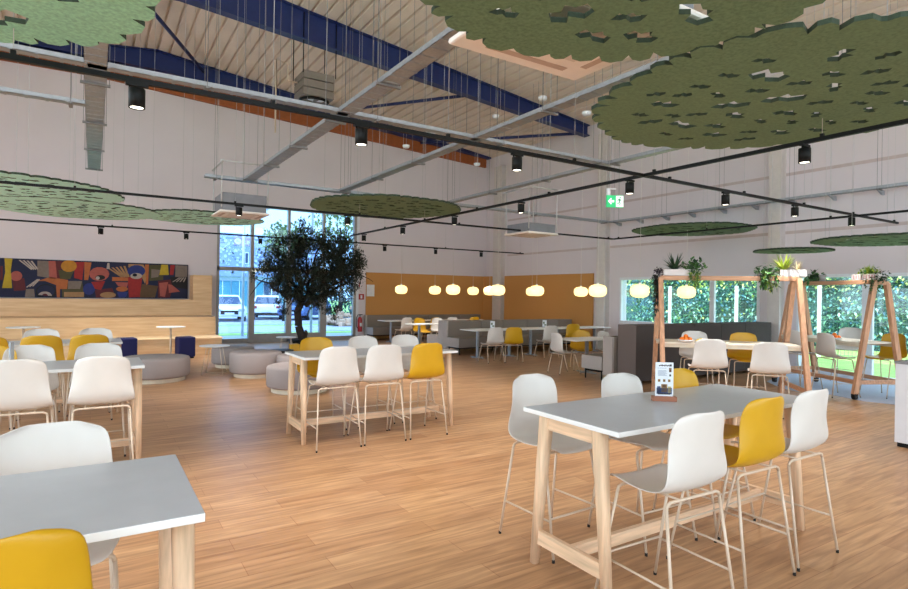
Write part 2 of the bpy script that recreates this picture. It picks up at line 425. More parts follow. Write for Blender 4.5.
mq('grey', [(37, 260.5), (48, 261), (49, 278), (37, 276)], 2); mq('salmon', [(48, 261), (55, 261), (57, 279), (49, 278)], 2)
mq('maroon', [(54, 261), (64, 261.5), (60, 272), (64, 279), (56, 279)]); mq('gold', ell(68.5, 266, 8, 6), 3); mq('olive', [(58, 270), (74, 270), (70, 279), (60, 279)], 2)
mq('red', [(74, 262), (84, 262), (82, 280), (74, 278)], 2); mq('orange', [(84, 262), (91, 262.5), (88, 280), (84, 280)], 3)
mq('orange', [(37, 281), (50, 277), (68, 280), (67, 289), (60, 289), (60, 298), (57, 298), (56, 285), (45, 281)], 2)
for i in range(3): mq('pale', [(26+i*3, 287-i*.5), (27+i*3, 287.6-i*.5), (38+i, 279.5), (37+i, 279)], 3)
mq('grey', [(26, 289), (34, 289), (35, 297.5), (25, 297.5)], 2); mq('black', ell(46, 292, 10.5, 8), 3); mq('navy', ell(46, 291, 9, 6), 4); mq('pale', ell(45, 296, 7, 4.5, 12, 0, pi), 5); mq('maroon', ell(45, 296, 3, 2.4, 10, 0, pi), 6)
mq('olive', [(62, 281), (82, 281), (84, 297), (62, 297)]); mq('grey', [(68, 281), (82, 281), (80, 289), (68, 289)], 2); mq('tan', [(64, 292), (84, 292), (84, 297), (64, 297)], 2)
mq('blue', ell(89, 289, 6, 6), 3); mq('salmon', ell(99, 274, 10, 7), 3); mq('black', ell(100, 277.5, 5, 2.5), 5); mq('pale', ell(97.5, 278, 2, 1.7), 6)
mq('red', [(91, 282), (105, 281), (101, 290), (95, 289)], 4); mq('maroon', [(95, 290), (112, 288), (116, 297.5), (96, 297.5)], 2); mq('tan', ell(108, 295, 8, 3), 3)
for i in range(5): mq('tan', [(107+i*4, 268-i*.5), (109+i*4, 268-i*.5), (123+i*1.6, 276.5), (121+i*1.6, 277.5)], 3)
mq('orange', [(112, 277), (128, 277.5), (128, 281), (112, 281)], 4); mq('salmon', [(115, 282), (128, 282.5), (127, 287), (118, 286)], 4); mq('pale', [(107, 263), (109, 263), (109.5, 269), (106, 269)], 4)
mq('orange', ell(122, 289, 6, 2.6), 4); mq('blue', [(117, 292), (128, 292), (126, 297.5), (119, 297.5)], 3)
mq('tan', [(128, 264), (143, 264.5), (147, 273), (145, 284), (141, 276), (128, 267)], 3); mq('blue', ell(136, 271, 9, 6), 4); mq('pale', ell(136, 276, 6, 3), 5); mq('black', ell(134.6, 275, 2.3, 1.6), 6)
mq('red', [(127.5, 277), (142, 277), (140, 297), (129, 297.5)], 4); mq('brown', [(142, 284), (158, 286), (155, 297.5), (139, 297.5)], 3); mq('orange', [(144.5, 264.5), (148.5, 264.5), (148, 284), (146, 285)], 5)
mq('olive', [(149, 264.8), (163, 265), (163, 280), (149, 281)], 2); mq('grey', [(151, 269), (160, 270), (158, 277), (151, 278)], 3); mq('yellow', [(161, 264.6), (167.5, 264.8), (168.5, 275), (159, 275)], 5)
mq('maroon', [(158, 281), (175, 279), (170, 297.5), (158, 297.5)], 2); mq('salmon', [(159, 283), (168, 282), (165, 297), (160, 296)], 4); mq('red', [(170, 265), (174.5, 265.2), (173, 275), (169.5, 275)], 4)
mq('grey', [(175, 265.2), (187, 265.8), (187, 277), (175, 277)], 3); mq('black', [(170, 277), (187, 277), (187, 289), (172, 287)], 3)
for i in range(4): mq('pale', [(172+i*3.6, 282), (173+i*3.6, 282), (180+i*2, 277.6), (179+i*2, 277.4)], 5)
mq('salmon', [(168, 284), (172, 285), (180, 291.5), (169, 293)], 5); mq('navy', [(172, 294), (187, 290), (187, 297.5), (172, 297.5)], 4)
tag(obj('mural', bm, [MC[k] for k in MN]), 'long abstract patchwork mural of faces in navy, red, orange and yellow on the far wall', 'mural')
# ------------------------------------------------------------------ chairs and stools
def shell_bm(h):              # one continuous moulded shell, seat at h, faces +Y
    prof = [(.245, -.026), (.236, -.007), (.19, .0), (.1, -.010), (0, -.016), (-.08, -.012), (-.14, .002), (-.180, .030), (-.202, .072),
            (-.214, .125), (-.222, .185), (-.230, .25), (-.238, .31), (-.245, .365), (-.250, .400), (-.252, .418)]
    wid = [.165, .190, .214, .232, .243, .248, .249, .247, .243, .236, .227, .221, .216, .205, .180, .128]
    wing = [0, 0, 0, 0, 0, 0, .1, .15, .3, .55, .85, 1.1, 1.15, 1.0, .85, .8]
    NU = 14; bm = B(); G = []
    for i, ((y, z), w) in enumerate(zip(prof, wid)):
        t = i/(len(prof)-1); row = []
        a = max(0, min(1, (i-5)/5))              # 0 seat, 1 back
        for k in range(NU+1):
            s = -1 + 2*k/NU; x = w*s; e = abs(s)**2.6
            row.append(Vector((x*(1-.03*wing[i]*e), y + wing[i]*e*.055, z + (1-a)*e*.026 - (e*.012 if i < 2 else 0) - (abs(s)**5*.02 if i == len(prof)-1 else abs(s)**5*.008 if i == len(prof)-2 else 0))))
        G.append(row)
    def nrm(i, k):
        a = G[min(i+1, len(G)-1)][k]-G[max(i-1, 0)][k]; b = G[i][min(k+1, NU)]-G[i][max(k-1, 0)]
        return b.cross(a).normalized()
    T = .007; top = []; bot = []
    for i in range(len(G)):
        top.append([bm.verts.new(G[i][k] + Vector((0, 0, h))) for k in range(NU+1)])
        bot.append([bm.verts.new(G[i][k] + Vector((0, 0, h)) + nrm(i, k)*T) for k in range(NU+1)])
    n = len(G)
    for i in range(n-1):
        for k in range(NU):
            bm.faces.new((top[i][k], top[i][k+1], top[i+1][k+1], top[i+1][k]))
            bm.faces.new((bot[i][k], bot[i+1][k], bot[i+1][k+1], bot[i][k+1]))
    for i in range(n-1):
        bm.faces.new((top[i][0], top[i+1][0], bot[i+1][0], bot[i][0])); bm.faces.new((top[i][NU], bot[i][NU], bot[i+1][NU], top[i+1][NU]))
    for k in range(NU):
        bm.faces.new((top[0][k], bot[0][k], bot[0][k+1], top[0][k+1])); bm.faces.new((top[-1][k], top[-1][k+1], bot[-1][k+1], bot[-1][k]))
    return bm
def make_seat(name, h, shell_mat, label, group, loc, rz):
    t = thing(name, label, 'chair', loc, rz, group); K = []
    s = obj('seat_shell', shell_bm(h), shell_mat, t, smooth=True)
    md = s.modifiers.new('sub', 'SUBSURF'); md.levels = 1; md.render_levels = 1
    K.append((s, []))
    zt = h - .028; sp = .245 if h > .6 else .225
    for sx in (-1, 1):
        for sy in (-1, 1):
            foot = Vector((sx*sp, .27 if sy > 0 else -.25, .008)); top = Vector((sx*.208, .15 if sy > 0 else -.165, zt-.03))
            bm = B(); add_tube(bm, [foot, top], .0085, 8); lg = obj('leg', bm, TUBE, t, smooth=False)
            bm = B(); add_tube(bm, [foot - Vector((0, 0, .008)), foot + Vector((0, 0, .012))], .0095, 8)
            cp = obj('foot_cap', bm, CAPM, lg); K.append((lg, [cp]))
    bm = B()
    for sy in (-1, 1):
        y = .15 if sy > 0 else -.165
        add_tube(bm, [(-.209, y*1.0, zt-.036), (-.202, y, zt-.012), (-.178, y, zt-.002), (.178, y, zt-.002), (.202, y, zt-.012), (.209, y, zt-.036)], .0085, 8)
    for sx in (-1, 1): add_tube(bm, [(sx*.12, -.165, zt+.004), (sx*.12, .15, zt+.004)], .006, 6)
    K.append((obj('seat_frame', bm, TUBE, t), []))
    if h > .6:
        def legpt(sx, sy, z):
            foot = Vector((sx*sp, .27 if sy > 0 else -.25, .008)); top = Vector((sx*.208, .15 if sy > 0 else -.165, zt-.03))
            return foot + (top-foot)*((z-.008)/(zt-.038))
        for sx in (-1, 1):
            bm = B(); add_tube(bm, [legpt(sx, -1, .235), legpt(sx, 1, .235)], .0065, 6); K.append((obj('side_rung', bm, TUBE, t), []))
        bm = B(); add_tube(bm, [legpt(-1, 1, .25), legpt(1, 1, .25)], .0065, 6); K.append((obj('footrest', bm, TUBE, t), []))
    KIDS[t.name] = K
    return t
PROTO = {}
def seat(kind, col, x, y, rz, label, group, rnd=0):
    key = (kind, col)
    rz += rnd
    if key not in PROTO:
        nm = 'counter_stool' if kind == 'S' else 'dining_chair'
        PROTO[key] = make_seat(nm, .67 if kind == 'S' else .455, WHITE if col == 'W' else YELLOW, label, group, (x, y, 0), rz)
    else: dup(PROTO[key], (x, y, 0), rz, label, group)
PI = pi
def faced(u=None, x=None, yback=None, toward=1, rz=None): ...
# foreground table
g = 'counter stools around the nearest grey table'
seat('S', 'W', 2.60, 1.95, -.03, 'white counter stool on the near side of the foreground table, left of the mustard one', g)
seat('S', 'Y', 3.33, 2.03, -.02, 'mustard yellow counter stool on the near side of the foreground table between two white ones', g)
seat('S', 'W', 3.89, 2.04, .0, 'white counter stool at the right end of the near side of the foreground table', g)
seat('S', 'W', 2.66, 2.91, PI+.04, 'white counter stool behind the left end of the foreground table', g)
seat('S', 'W', on_y(619, 2.88), 2.66, PI-.04, 'white counter stool behind the foreground table, just left of the menu card', g)
seat('S', 'Y', on_y(681, 2.84), 2.63, PI+.03, 'mustard counter stool behind the foreground table, half hidden by the menu card', g)
# table at the bottom left corner
g = 'counter stools at the bottom left table'
seat('S', 'W', on_y(57, 2.95), 2.67, PI+.03, 'white counter stool behind the grey table in the bottom left corner', g)
seat('S', 'Y', -.215, 1.87, .05, 'mustard counter stool at the bottom left corner, nearest to the viewer', g)
# middle bar table
g = 'counter stools around the middle table'
for u, c, l in ((342.5, 'W', 'white counter stool on the near side of the middle table, next to its left leg'), (389, 'W', 'white counter stool on the near side of the middle table, centre of three'),
                (431.5, 'Y', 'mustard counter stool on the near side of the middle table at its right end')):
    seat('S', c, on_y(u, 5.68), 5.94, .0, l, g, random.uniform(-.05, .05))
for u, c, l in ((315, 'Y', 'mustard counter stool behind the left end of the middle table, under the tree'), (362, 'W', 'white counter stool behind the middle of the middle table, below the fire extinguisher'),
                (403.5, 'W', 'white counter stool behind the right half of the middle table')):
    seat('S', c, on_y(u, 7.0), 6.75, PI, l, g, random.uniform(-.05, .05))
# left tables
g = 'counter stools around the second table on the left'
for u, c, l in ((17, 'W', 'white counter stool cut by the left edge, near side of the second left table'), (104, 'W', 'white counter stool on the near side of the second left table by its right leg')):
    seat('S', c, on_y(u, 5.62), 5.88, 0, l, g, random.uniform(-.04, .04))
for u, c, l in ((-9, 'Y', 'mustard counter stool only just showing at the left edge behind the second left table'), (31, 'W', 'white counter stool behind the second left table, left of the other white one'), (99, 'W', 'white counter stool behind the right end of the second left table')):
    seat('S', c, on_y(u, 7.02), 6.77, PI, l, g, random.uniform(-.04, .04))
g = 'counter stools around the farthest table on the left'
for u, c, l in ((-14, 'Y', 'mustard counter stool at the left edge on the near side of the farthest left table'), (42, 'Y', 'mustard counter stool on the near side of the farthest left table, left of two'), (90, 'Y', 'mustard counter stool on the near side of the farthest left table, at its right end')):
    seat('S', c, on_y(u, 8.36), 8.62, 0, l, g, random.uniform(-.04, .04))
for u, c, l in ((42, 'W', 'white counter stool behind the farthest left table, seen above a mustard back'), (96, 'W', 'white counter stool behind the farthest left table at its right end, by the navy cube')):
    seat('S', c, on_y(u, 9.72), 9.5, PI, l, g, random.uniform(-.04, .04))

# ------------------------------------------------------------------ counter-height tables
def bar_table(x0, x1, y0, y1, label):
    W, Dp = x1-x0, y1-y0; t = thing('counter_table', label, 'table', ((x0+x1)/2, (y0+y1)/2, 0), 0, 'counter-height tables')
    bm = B(); add_box(bm, (0, 0, .936), (W, Dp, .028), bev=.003)
    for f in bm.faces: f.material_index = 0 if f.normal.z > .9 else 1
    bmesh.ops.recalc_face_normals(bm, faces=bm.faces)
    for f in bm.faces: f.material_index = 0 if f.normal.z > .9 else 1
    obj('tabletop', bm, [LAM, EDGE], t)
    for sx in (-1, 1):
        for sy in (-1, 1):
            bm = B()
            top = Vector((sx*(W/2-.045), sy*(Dp/2-.17), .922)); bot = Vector((sx*(W/2-.032), sy*(Dp/2-.09), 0))
            rings = []
            for p, a, b in ((bot, .024, .026), (top, .036, .042)):
                prof = []
                for k in range(16):
                    th = 2*pi*k/16; c, s = cos(th), sin(th)
                    e = .55
                    prof.append(bm.verts.new(p + Vector((a*math.copysign(abs(c)**e, c), b*math.copysign(abs(s)**e, s), 0))))
                rings.append(prof)
            for k in range(16): bm.faces.new((rings[0][k], rings[0][(k+1) % 16], rings[1][(k+1) % 16], rings[1][k])).smooth = True
            bm.faces.new(rings[0][::-1]); bm.faces.new(rings[1])
            obj('leg', bm, ASH_Z, t)
        xm = sx*(W/2-.045)
        bm = B(); box2(bm, (xm-.018, -(Dp/2-.19), .842), (xm+.018, Dp/2-.19, .921), bev=.003); obj('end_rail', bm, ASH_Y, t)
        xm = sx*(W/2-.037)
        bm = B(); box2(bm, (xm-.018, -(Dp/2-.115), .13), (xm+.018, Dp/2-.115, .215), bev=.003); obj('end_stretcher', bm, ASH_Y, t)
    bm = B(); box2(bm, (-(W/2-.04), -.018, .135), (W/2-.04, .018, .21), bev=.003); obj('long_stretcher', bm, ASH_X, t)
    return t
bar_table(2.3, 4.35, 2.02, 2.79, 'grey counter table with pale ash legs in the right foreground, carrying the menu card')
bar_table(-1.69, .31, 1.93, 2.69, 'grey counter table cut off by the bottom left corner')
bar_table(1.92, 3.87, 5.98, 6.72, 'pale counter table in the middle of the hall with three stools on each side')
bar_table(-1.62, .42, 6.0, 6.74, 'second counter table on the left, white stools pushed up to it')
bar_table(-1.65, .35, 8.8, 9.5, 'farthest counter table on the left, mustard stools in front of it')

# menu card on the foreground table
MX, MY = at(665.5, 3.86)
t = thing('menu_stand', 'white printed menu card in a small wooden block on the foreground table', 'menu stand', (MX, MY, .95), -YAW-.1)
bm = B(); add_box(bm, (0, 0, .017), (.16, .05, .034), bev=.004); obj('wooden_base', bm, wood('reddish_block', (156, 98, 72), 0), t)
bm = B(); add_box(bm, (0, 0, .147), (.118, .004, .23)); cd = obj('card', bm, pm('card_paper', (222, 224, 230), .35), t)
bm = B(); cols = [(60, 50, 50), (70, 84, 120), (150, 110, 60), (96, 60, 50), (190, 170, 120)]
def cq(x0, x1, z0, z1, mi): box2(bm, (x0, -.0032, z0), (x1, -.002, z1), mi)
for k in range(9): cq(-.036+k*.0085, -.0295+k*.0085, .235+.003*(k % 2), .244+.002*(k % 3), 0)
cq(.038, .047, .236, .25, 0)
for k in range(5): cq(-.045+.012*k, -.036+.012*k, .222, .2245, 1)
for r in range(8): cq(-.042, .018-.006*(r % 3), .172+.005*r, .1735+.005*r, 1)
cq(.03, .046, .197, .226, 3); cq(.034, .042, .215, .222, 4); cq(.032, .044, .168, .182, 0)
for k in range(3): cq(-.042+.033*k, -.026+.033*k, .13, .148, 2); cq(-.038+.033*k, -.03+.033*k, .134, .142, 0)
cq(-.05, .05, .048, .09, 1); cq(-.02, .02, .06, .115, 2); cq(-.012, .012, .095, .112, 3); cq(-.046, -.024, .05, .1, 1); cq(.024, .046, .056, .1, 4); cq(-.04, .04, .045, .055, 0)
obj('print', bm, [pm('ink_%d' % i, c, .5) for i, c in enumerate(cols)], cd)
# acrylic holder on the second left table
t = thing('acrylic_menu_holder', 'small clear acrylic menu holder on the second left table', 'menu holder', (on_y(12.5, 6.45), 6.45, .95), -.3)
bm = B(); add_box(bm, (0, 0, .006), (.11, .07, .012), bev=.002); obj('base', bm, FRW, t)
bm = B(); add_box(bm, (0, 0, .11), (.012, .07, .2)); obj('sheet', bm, pm('clear_acrylic', (226, 232, 238), .15, trans=.5), t)

# ------------------------------------------------------------------ A-frame tables with planters
def lerp(a, b, t): return tuple(a[i]+(b[i]-a[i])*t for i in range(len(a)))
def bar(name, p, q, w, h, m, parent, mats=None):
    p, q = Vector(p), Vector(q); d = q-p; L = d.length; bm = B()
    M = d.to_track_quat('X', 'Z').to_matrix().to_4x4(); vs = add_box(bm, (0, 0, 0), (L, w, h), bev=.004)
    M = Matrix.Translation((p+q)/2) @ M
    for v in bm.verts: v.co = M @ v.co
    return obj(name, bm, m, parent)
def a_frame(label, c, ang, L, Wd, H, tl, casters, rails=(.285,)):
    t = thing('a_frame_table', label, 'table', (c[0], c[1], 0), ang)
    base = .085 if casters else 0
    for sx in (-1, 1):
        for sy in (-1, 1):
            lg = bar('leg', (sx*L/2, sy*Wd/2, base), (sx*L/2, sy*.12, H-.02), .07, .085, OAK_Z, t)
            if casters:
                bm = B(); x, y = sx*L/2, sy*Wd/2
                M = Matrix.Translation((x, y, .045)) @ Matrix.Rotation(pi/2, 4, 'X')
                r = bmesh.ops.create_cone(bm, cap_ends=True, segments=20, radius1=.045, radius2=.045, depth=.05, matrix=M)
                box2(bm, (x-.035, y-.035, .06), (x+.035, y+.035, .1)); obj('caster', bm, CAPM, lg)
        bar('top_crosspiece', (sx*L/2, -.14, H-.02), (sx*L/2, .14, H-.02), .06, .06, OAK_X, t)
        for rz_ in rails:
            f = (rz_)/(H); w = Wd/2 + (.12-Wd/2)*f
            bar('end_rail', (sx*L/2, -w, rz_), (sx*L/2, w, rz_), .04, .07, OAK_X, t)
    for sy in (-1, 1):
        bar('top_beam', (-L/2, sy*.075, H), (L/2, sy*.075, H), .04, .07, OAK_X, t)
        f = rails[0]/H; w = Wd/2 + (.12-Wd/2)*f
        if casters: bar('long_rail', (-L/2, sy*w, rails[0]), (L/2, sy*w, rails[0]), .04, .07, OAK_X, t)
    bm = B(); add_box(bm, (0, 0, .936), (tl, .74, .028), bev=.003); obj('tabletop', bm, wood('whitened_top', (238, 226, 208), 0, .05), t)
    for sy in (-1, 1):
        bm = B(); box2(bm, (-L/2, sy*.33-.015, .87), (L/2, sy*.33+.015, .92), bev=.003); obj('apron', bm, CREAM, t)
    return t
# first frame
n_l = at(665, 8.75); n_r = at(812, 8.3)
ang1 = math.atan2(n_r[1]-n_l[1], n_r[0]-n_l[0]); L1 = math.dist(n_l, n_r); W1 = 1.3
nx, ny = -sin(ang1), cos(ang1)
C1 = ((n_l[0]+n_r[0])/2 + nx*W1/2, (n_l[1]+n_r[1])/2 + ny*W1/2)
a_frame('oak A-frame table with planters on its beam, in front of the dark booth', C1, ang1, L1, W1, 1.975, L1+.02, False)
P3 = at(775.7, 11.35); P1 = at(856, 9.5)
ang2 = math.atan2(P1[1]-P3[1], P1[0]-P3[0]); L2 = math.dist(P1, P3); W2 = .93
nx2, ny2 = -sin(ang2), cos(ang2)
C2 = ((P3[0]+P1[0])/2 + nx2*W2/2, (P3[1]+P1[1])/2 + ny2*W2/2)
a_frame('oak A-frame table on black casters with planters on its beam, by the glazed doors', C2, ang2, L2, W2, 1.97, L2-.1, True)
def loc1(x, y, z): return (C1[0]+x*cos(ang1)-y*sin(ang1), C1[1]+x*sin(ang1)+y*cos(ang1), z)
def loc2(x, y, z): return (C2[0]+x*cos(ang2)-y*sin(ang2), C2[1]+x*sin(ang2)+y*cos(ang2), z)
g = 'counter stools at the first A-frame table'
x, y = at(709, 8.05); seat('S', 'W', x+.1*nx, y+.1*ny, ang1+.05, 'white counter stool on the near side of the first A-frame table, left of two', g)
x, y = at(771, 7.6); seat('S', 'W', x+.1*nx, y+.1*ny, ang1-.12, 'white counter stool on the near side of the first A-frame table, right of two', g)
x, y = at(697, 9.55); seat('S', 'W', x, y, ang1+PI, 'white counter stool behind the first A-frame table by the dark booth', g)
x, y = at(747, 9.3); seat('S', 'Y', x, y, ang1+PI, 'bright mustard counter stool behind the first A-frame table', g)
g = 'counter stools at the table by the glazed doors'
x, y = at(836, 9.9); seat('S', 'W', x, y, -PI/2-.45, 'white counter stool seen from the side, left of the caster table by the doors', g)
x, y = at(801, 10.7); seat('S', 'W', x, y, -PI/2-.3, 'white counter stool half hidden behind the oak legs near the glazed doors', g)
x, y = at(849, 11.7); seat('S', 'W', x, y, PI/2+.2, 'white counter stool on the window side of the caster table', g)
x, y = at(886, 9.9); seat('S', 'Y', x, y, PI/2-.3, 'mustard counter stool at the right end of the caster table, by the doors', g)

# fruit
def orange_bowl(loc, label, bowlmat, n, r=.13):
    t = thing('fruit_bowl', label, 'bowl', loc)
    bm = B(); add_lathe(bm, [(0, .004), (r*.5, .004), (r*.8, .02), (r, .05), (r-.008, .05), (r*.75, .025), (0, .012)], n=24); obj('bowl', bm, bowlmat, t)
    for k in range(n):
        a = 2*pi*k/max(1, n-1); rr = .062 if k < n-1 else 0
        bm = B(); bmesh.ops.create_uvsphere(bm, u_segments=14, v_segments=10, radius=.036)
        for v in bm.verts: v.co.z *= .93
        o = obj('orange', bm, ORANGE, None, smooth=True)
        o.location = (loc[0]+rr*cos(a), loc[1]+rr*sin(a), loc[2]+(.055 if k < n-1 else .1))
        tag(o, 'ripe orange lying in the bowl %s' % ('on the first A-frame table' if loc is FB1 else 'on the caster table by the doors'), 'orange', 'oranges on the first A-frame table' if loc is FB1 else 'oranges on the caster table')
x, y = at(686.5, 8.95); FB1 = (x, y, .95)
x, y = at(835, 10.0); FB2 = (x, y, .95)
orange_bowl(FB1, 'shallow white bowl of oranges on the first A-frame table', EDGE, 6)
orange_bowl(FB2, 'shallow bowl of oranges on the caster table in front of the hedge', EDGE, 6)
x, y = at(702, 9.0); bm = B(); add_tube(bm, [(-.08, 0, .03), (-.05, 0, .055), (0, 0, .066), (.05, 0, .055), (.085, 0, .028)], .017, 8); o = obj('banana', bm, BANANA, smooth=True); o.location = (x, y, .935); o.rotation_euler = (0, 0, ang1)
tag(o, 'single banana beside the bowl on the first A-frame table', 'banana')

# ------------------------------------------------------------------ plants
def leaf(bm, p, d, L, w, mi=0, droop=.15):
    d = d.normalized(); s = d.cross(Vector((0, 0, 1)))
    if s.length < .05: s = Vector((1, 0, 0))
    s.normalize(); n = s.cross(d)
    q = [p, p+d*L*.45+s*w*.5+n*L*.03, p+d*L-n*L*droop*0-Vector((0, 0, droop*L)), p+d*L*.45-s*w*.5+n*L*.03]
    f = bm.faces.new([bm.verts.new(v) for v in q]); f.material_index = mi
def rdir(zb_=0):
    while True:
        v = Vector((random.uniform(-1, 1), random.uniform(-1, 1), random.uniform(-1, 1)))
        if .1 < v.length < 1: v.normalize(); v.z += zb_; return v.normalized()
def spiky(t, m, n, L, w, c=(0, 0, 0)):
    bm = B()
    for k in range(n):
        a = random.uniform(0, 2*pi); e = random.uniform(.35, 1.3)
        d = Vector((cos(a)*cos(e), sin(a)*cos(e), sin(e))); p = Vector(c); ll = L*random.uniform(.7, 1.1); s = d.cross(Vector((0, 0, 1))).normalized()
        prev = None
        for i in range(5):
            f = i/4; q = p + d*ll*f + Vector((0, 0, -.35*ll*f*f*(1.3-e))); ww = w*(1-f)**.7*.5+.0005
            cur = (bm.verts.new(q+s*ww), bm.verts.new(q-s*ww))
            if prev: bm.faces.new((prev[0], prev[1], cur[1], cur[0]))
            prev = cur
    return obj('leaves', bm, m, t, recalc=False)
def bushy(t, mats, n, r, L, c=(0, 0, 0), sq=(1, 1, 1)):
    bm = B()
    for k in range(n):
        d = rdir(.35); p = Vector((d.x*r*sq[0], d.y*r*sq[1], abs(d.z)*r*sq[2]))*random.uniform(.3, 1)+Vector(c)
        leaf(bm, p, rdir(.1), L*random.uniform(.7, 1.2), L*.6, random.randrange(len(mats)))
    for k in range(7):
        d = rdir(.6); add_tube(bm, [Vector(c), Vector(c)+Vector((d.x*r*.7, d.y*r*.7, abs(d.z)*r*.8))], .003, 4)
    return obj('leaves', bm, mats, t, recalc=False)
def trailing(t, mats, n, drop, sx, L, c=(0, 0, 0), sy=.05):
    bm = B()
    for k in range(n):
        x, y = random.uniform(-sx, sx), random.uniform(-sy, sy); l = drop*random.uniform(.45, 1); p = Vector(c)+Vector((x, y, 0)); pts = [p]
        for i in range(7):
            p = p + Vector((random.uniform(-.012, .012), random.uniform(-.012, .012), -l/7)); pts.append(p.copy())
            for j in range(3): leaf(bm, p+Vector((0, 0, random.uniform(0, l/7))), rdir(-.1), L*random.uniform(.7, 1.2), L*.6, random.randrange(len(mats)), .3)
        add_tube(bm, pts, .002, 4)
    return obj('trailing_stems', bm, mats, t, recalc=False)
def planter_box(loc, ang, L, label, m=POTW, h=.105, w=.17):
    t = thing('planter_box', label, 'planter', loc, ang)
    bm = B()
    for p, q in (((-L/2, -w/2, 0), (L/2, -w/2+.01, h)), ((-L/2, w/2-.01, 0), (L/2, w/2, h)), ((-L/2, -w/2, 0), (-L/2+.01, w/2, h)), ((L/2-.01, -w/2, 0), (L/2, w/2, h)), ((-L/2, -w/2, 0), (L/2, w/2, .01))): box2(bm, p, q)
    obj('box', bm, m, t); bm = B(); box2(bm, (-L/2+.012, -w/2+.012, .012), (L/2-.012, w/2-.012, h-.015)); obj('soil', bm, SOIL, t); return t
HB1 = 2.01; 
def xloc1(u):      # position along first frame's beam for a picture column
    lo, hi = -L1/2-.4, L1/2+.4
    for _ in range(40):
        m = (lo+hi)/2; p = loc1(m, 0, 0); f = p[0]*FW[0]+p[1]*FW[1]; uu = 454+FPX*(p[0]*RT[0]+p[1]*RT[1])/f
        if uu < u: lo = m
        else: hi = m
    return lo
def xloc2(u):
    lo, hi = -L2/2-.4, L2/2+.4
    for _ in range(40):
        m = (lo+hi)/2; p = loc2(m, 0, 0); f = p[0]*FW[0]+p[1]*FW[1]; uu = 454+FPX*(p[0]*RT[0]+p[1]*RT[1])/f
        if uu < u: lo = m
        else: hi = m
    return lo
xa = xloc1(661)+.02; xb = xloc1(700)
planter_box(loc1((xa+xb)/2, 0, HB1), ang1, xb-xa, 'white trough planter at the left end of the first A-frame beam')
def plant(name, label, loc, ang=0): return thing(name, label, 'plant', loc, ang)
t = plant('agave_plant', 'dark spiky agave in the left trough of the first A-frame', loc1(xloc1(674), 0, HB1+.09), ang1); spiky(t, [LEAF_D][0], 46, .33, .045)
t = plant('bushy_plant', 'dark leafy plant at the right end of the left trough on the first A-frame', loc1(xloc1(693), 0, HB1+.09), ang1); bushy(t, [LEAF_D, LEAF_M], 130, .19, .085)
trailing(t, [LEAF_M, LEAF_Y], 9, .3, .1, .05, (0, -.1, 0))
t = plant('trailing_plant', 'dark purple trailing plant hanging down the left leg of the first A-frame', loc1(xloc1(657), -.05, HB1+.02), ang1)
trailing(t, [LEAF_P, LEAF_D], 16, .72, .075, .055); bushy(t, [LEAF_P], 60, .09, .05, (.02, 0, .03))
xa = xloc1(778); xb = xloc1(806)-.02
planter_box(loc1((xa+xb)/2, 0, HB1), ang1, xb-xa, 'white trough planter at the right end of the first A-frame beam')
t = plant('trailing_ivy', 'green leafy plant trailing over the first A-frame beam left of the right trough', loc1(xloc1(767), 0, HB1), ang1); bushy(t, [LEAF_D, LEAF_M], 130, .21, .085); trailing(t, [LEAF_M, LEAF_Y, LEAF_D], 9, .26, .15, .075, (0, -.08, .02))
t = plant('spiky_plant', 'yellow-green spiky plant in the right trough of the first A-frame', loc1(xloc1(783), 0, HB1+.09), ang1); spiky(t, LEAF_Y, 44, .32, .045)
t = plant('dried_grass', 'pale dried grass tuft at the right end of the first A-frame beam', loc1(xloc1(797), 0, HB1+.09), ang1); spiky(t, STRAW, 60, .2, .008)
HB2 = 2.005
t = plant('dark_fern', 'dark green bushy plant on the left end of the caster table beam', loc2(xloc2(814), 0, HB2), ang2); bushy(t, [LEAF_D, LEAF_D, LEAF_M], 150, .2, .09)
bm = B(); add_lathe(bm, [(0, 0), (.05, 0), (.06, .12), (.05, .12), (.045, .02), (0, .02)], n=20); o = obj('small_pot', bm, POTG); o.location = loc2(xloc2(822.5), 0, HB2); tag(o, 'small grey pot on the caster table beam right of the dark plant', 'pot')
xa, xb = xloc2(855), xloc2(882)
t = planter_box(loc2((xa+xb)/2, 0, HB2), ang2, abs(xb-xa), 'white and pink striped trough planter at the right end of the caster table beam')
bm = B()
for k in range(9): box2(bm, (-.22+.052*k, -.0872, .02), (-.2+.052*k, -.0852, .085))
obj('stripe_pattern', bm, pm('pink_stripe', (206, 150, 150), .6), t)
t = plant('fern', 'bright yellow-green fern growing from the striped trough', loc2((xa+xb)/2, 0, HB2+.09), ang2); spiky(t, LEAF_Y, 110, .2, .02); bushy(t, [LEAF_Y, LEAF_M], 190, .2, .06, sq=(1.25, .6, .7))
t = plant('hanging_ivy', 'dark ivy draped over the right apex of the caster table frame', loc2(L2/2+.02, 0, HB2), ang2); bushy(t, [LEAF_D], 120, .16, .05); trailing(t, [LEAF_D, LEAF_M], 10, .3, .1, .045, (0, -.1, .02), .12)

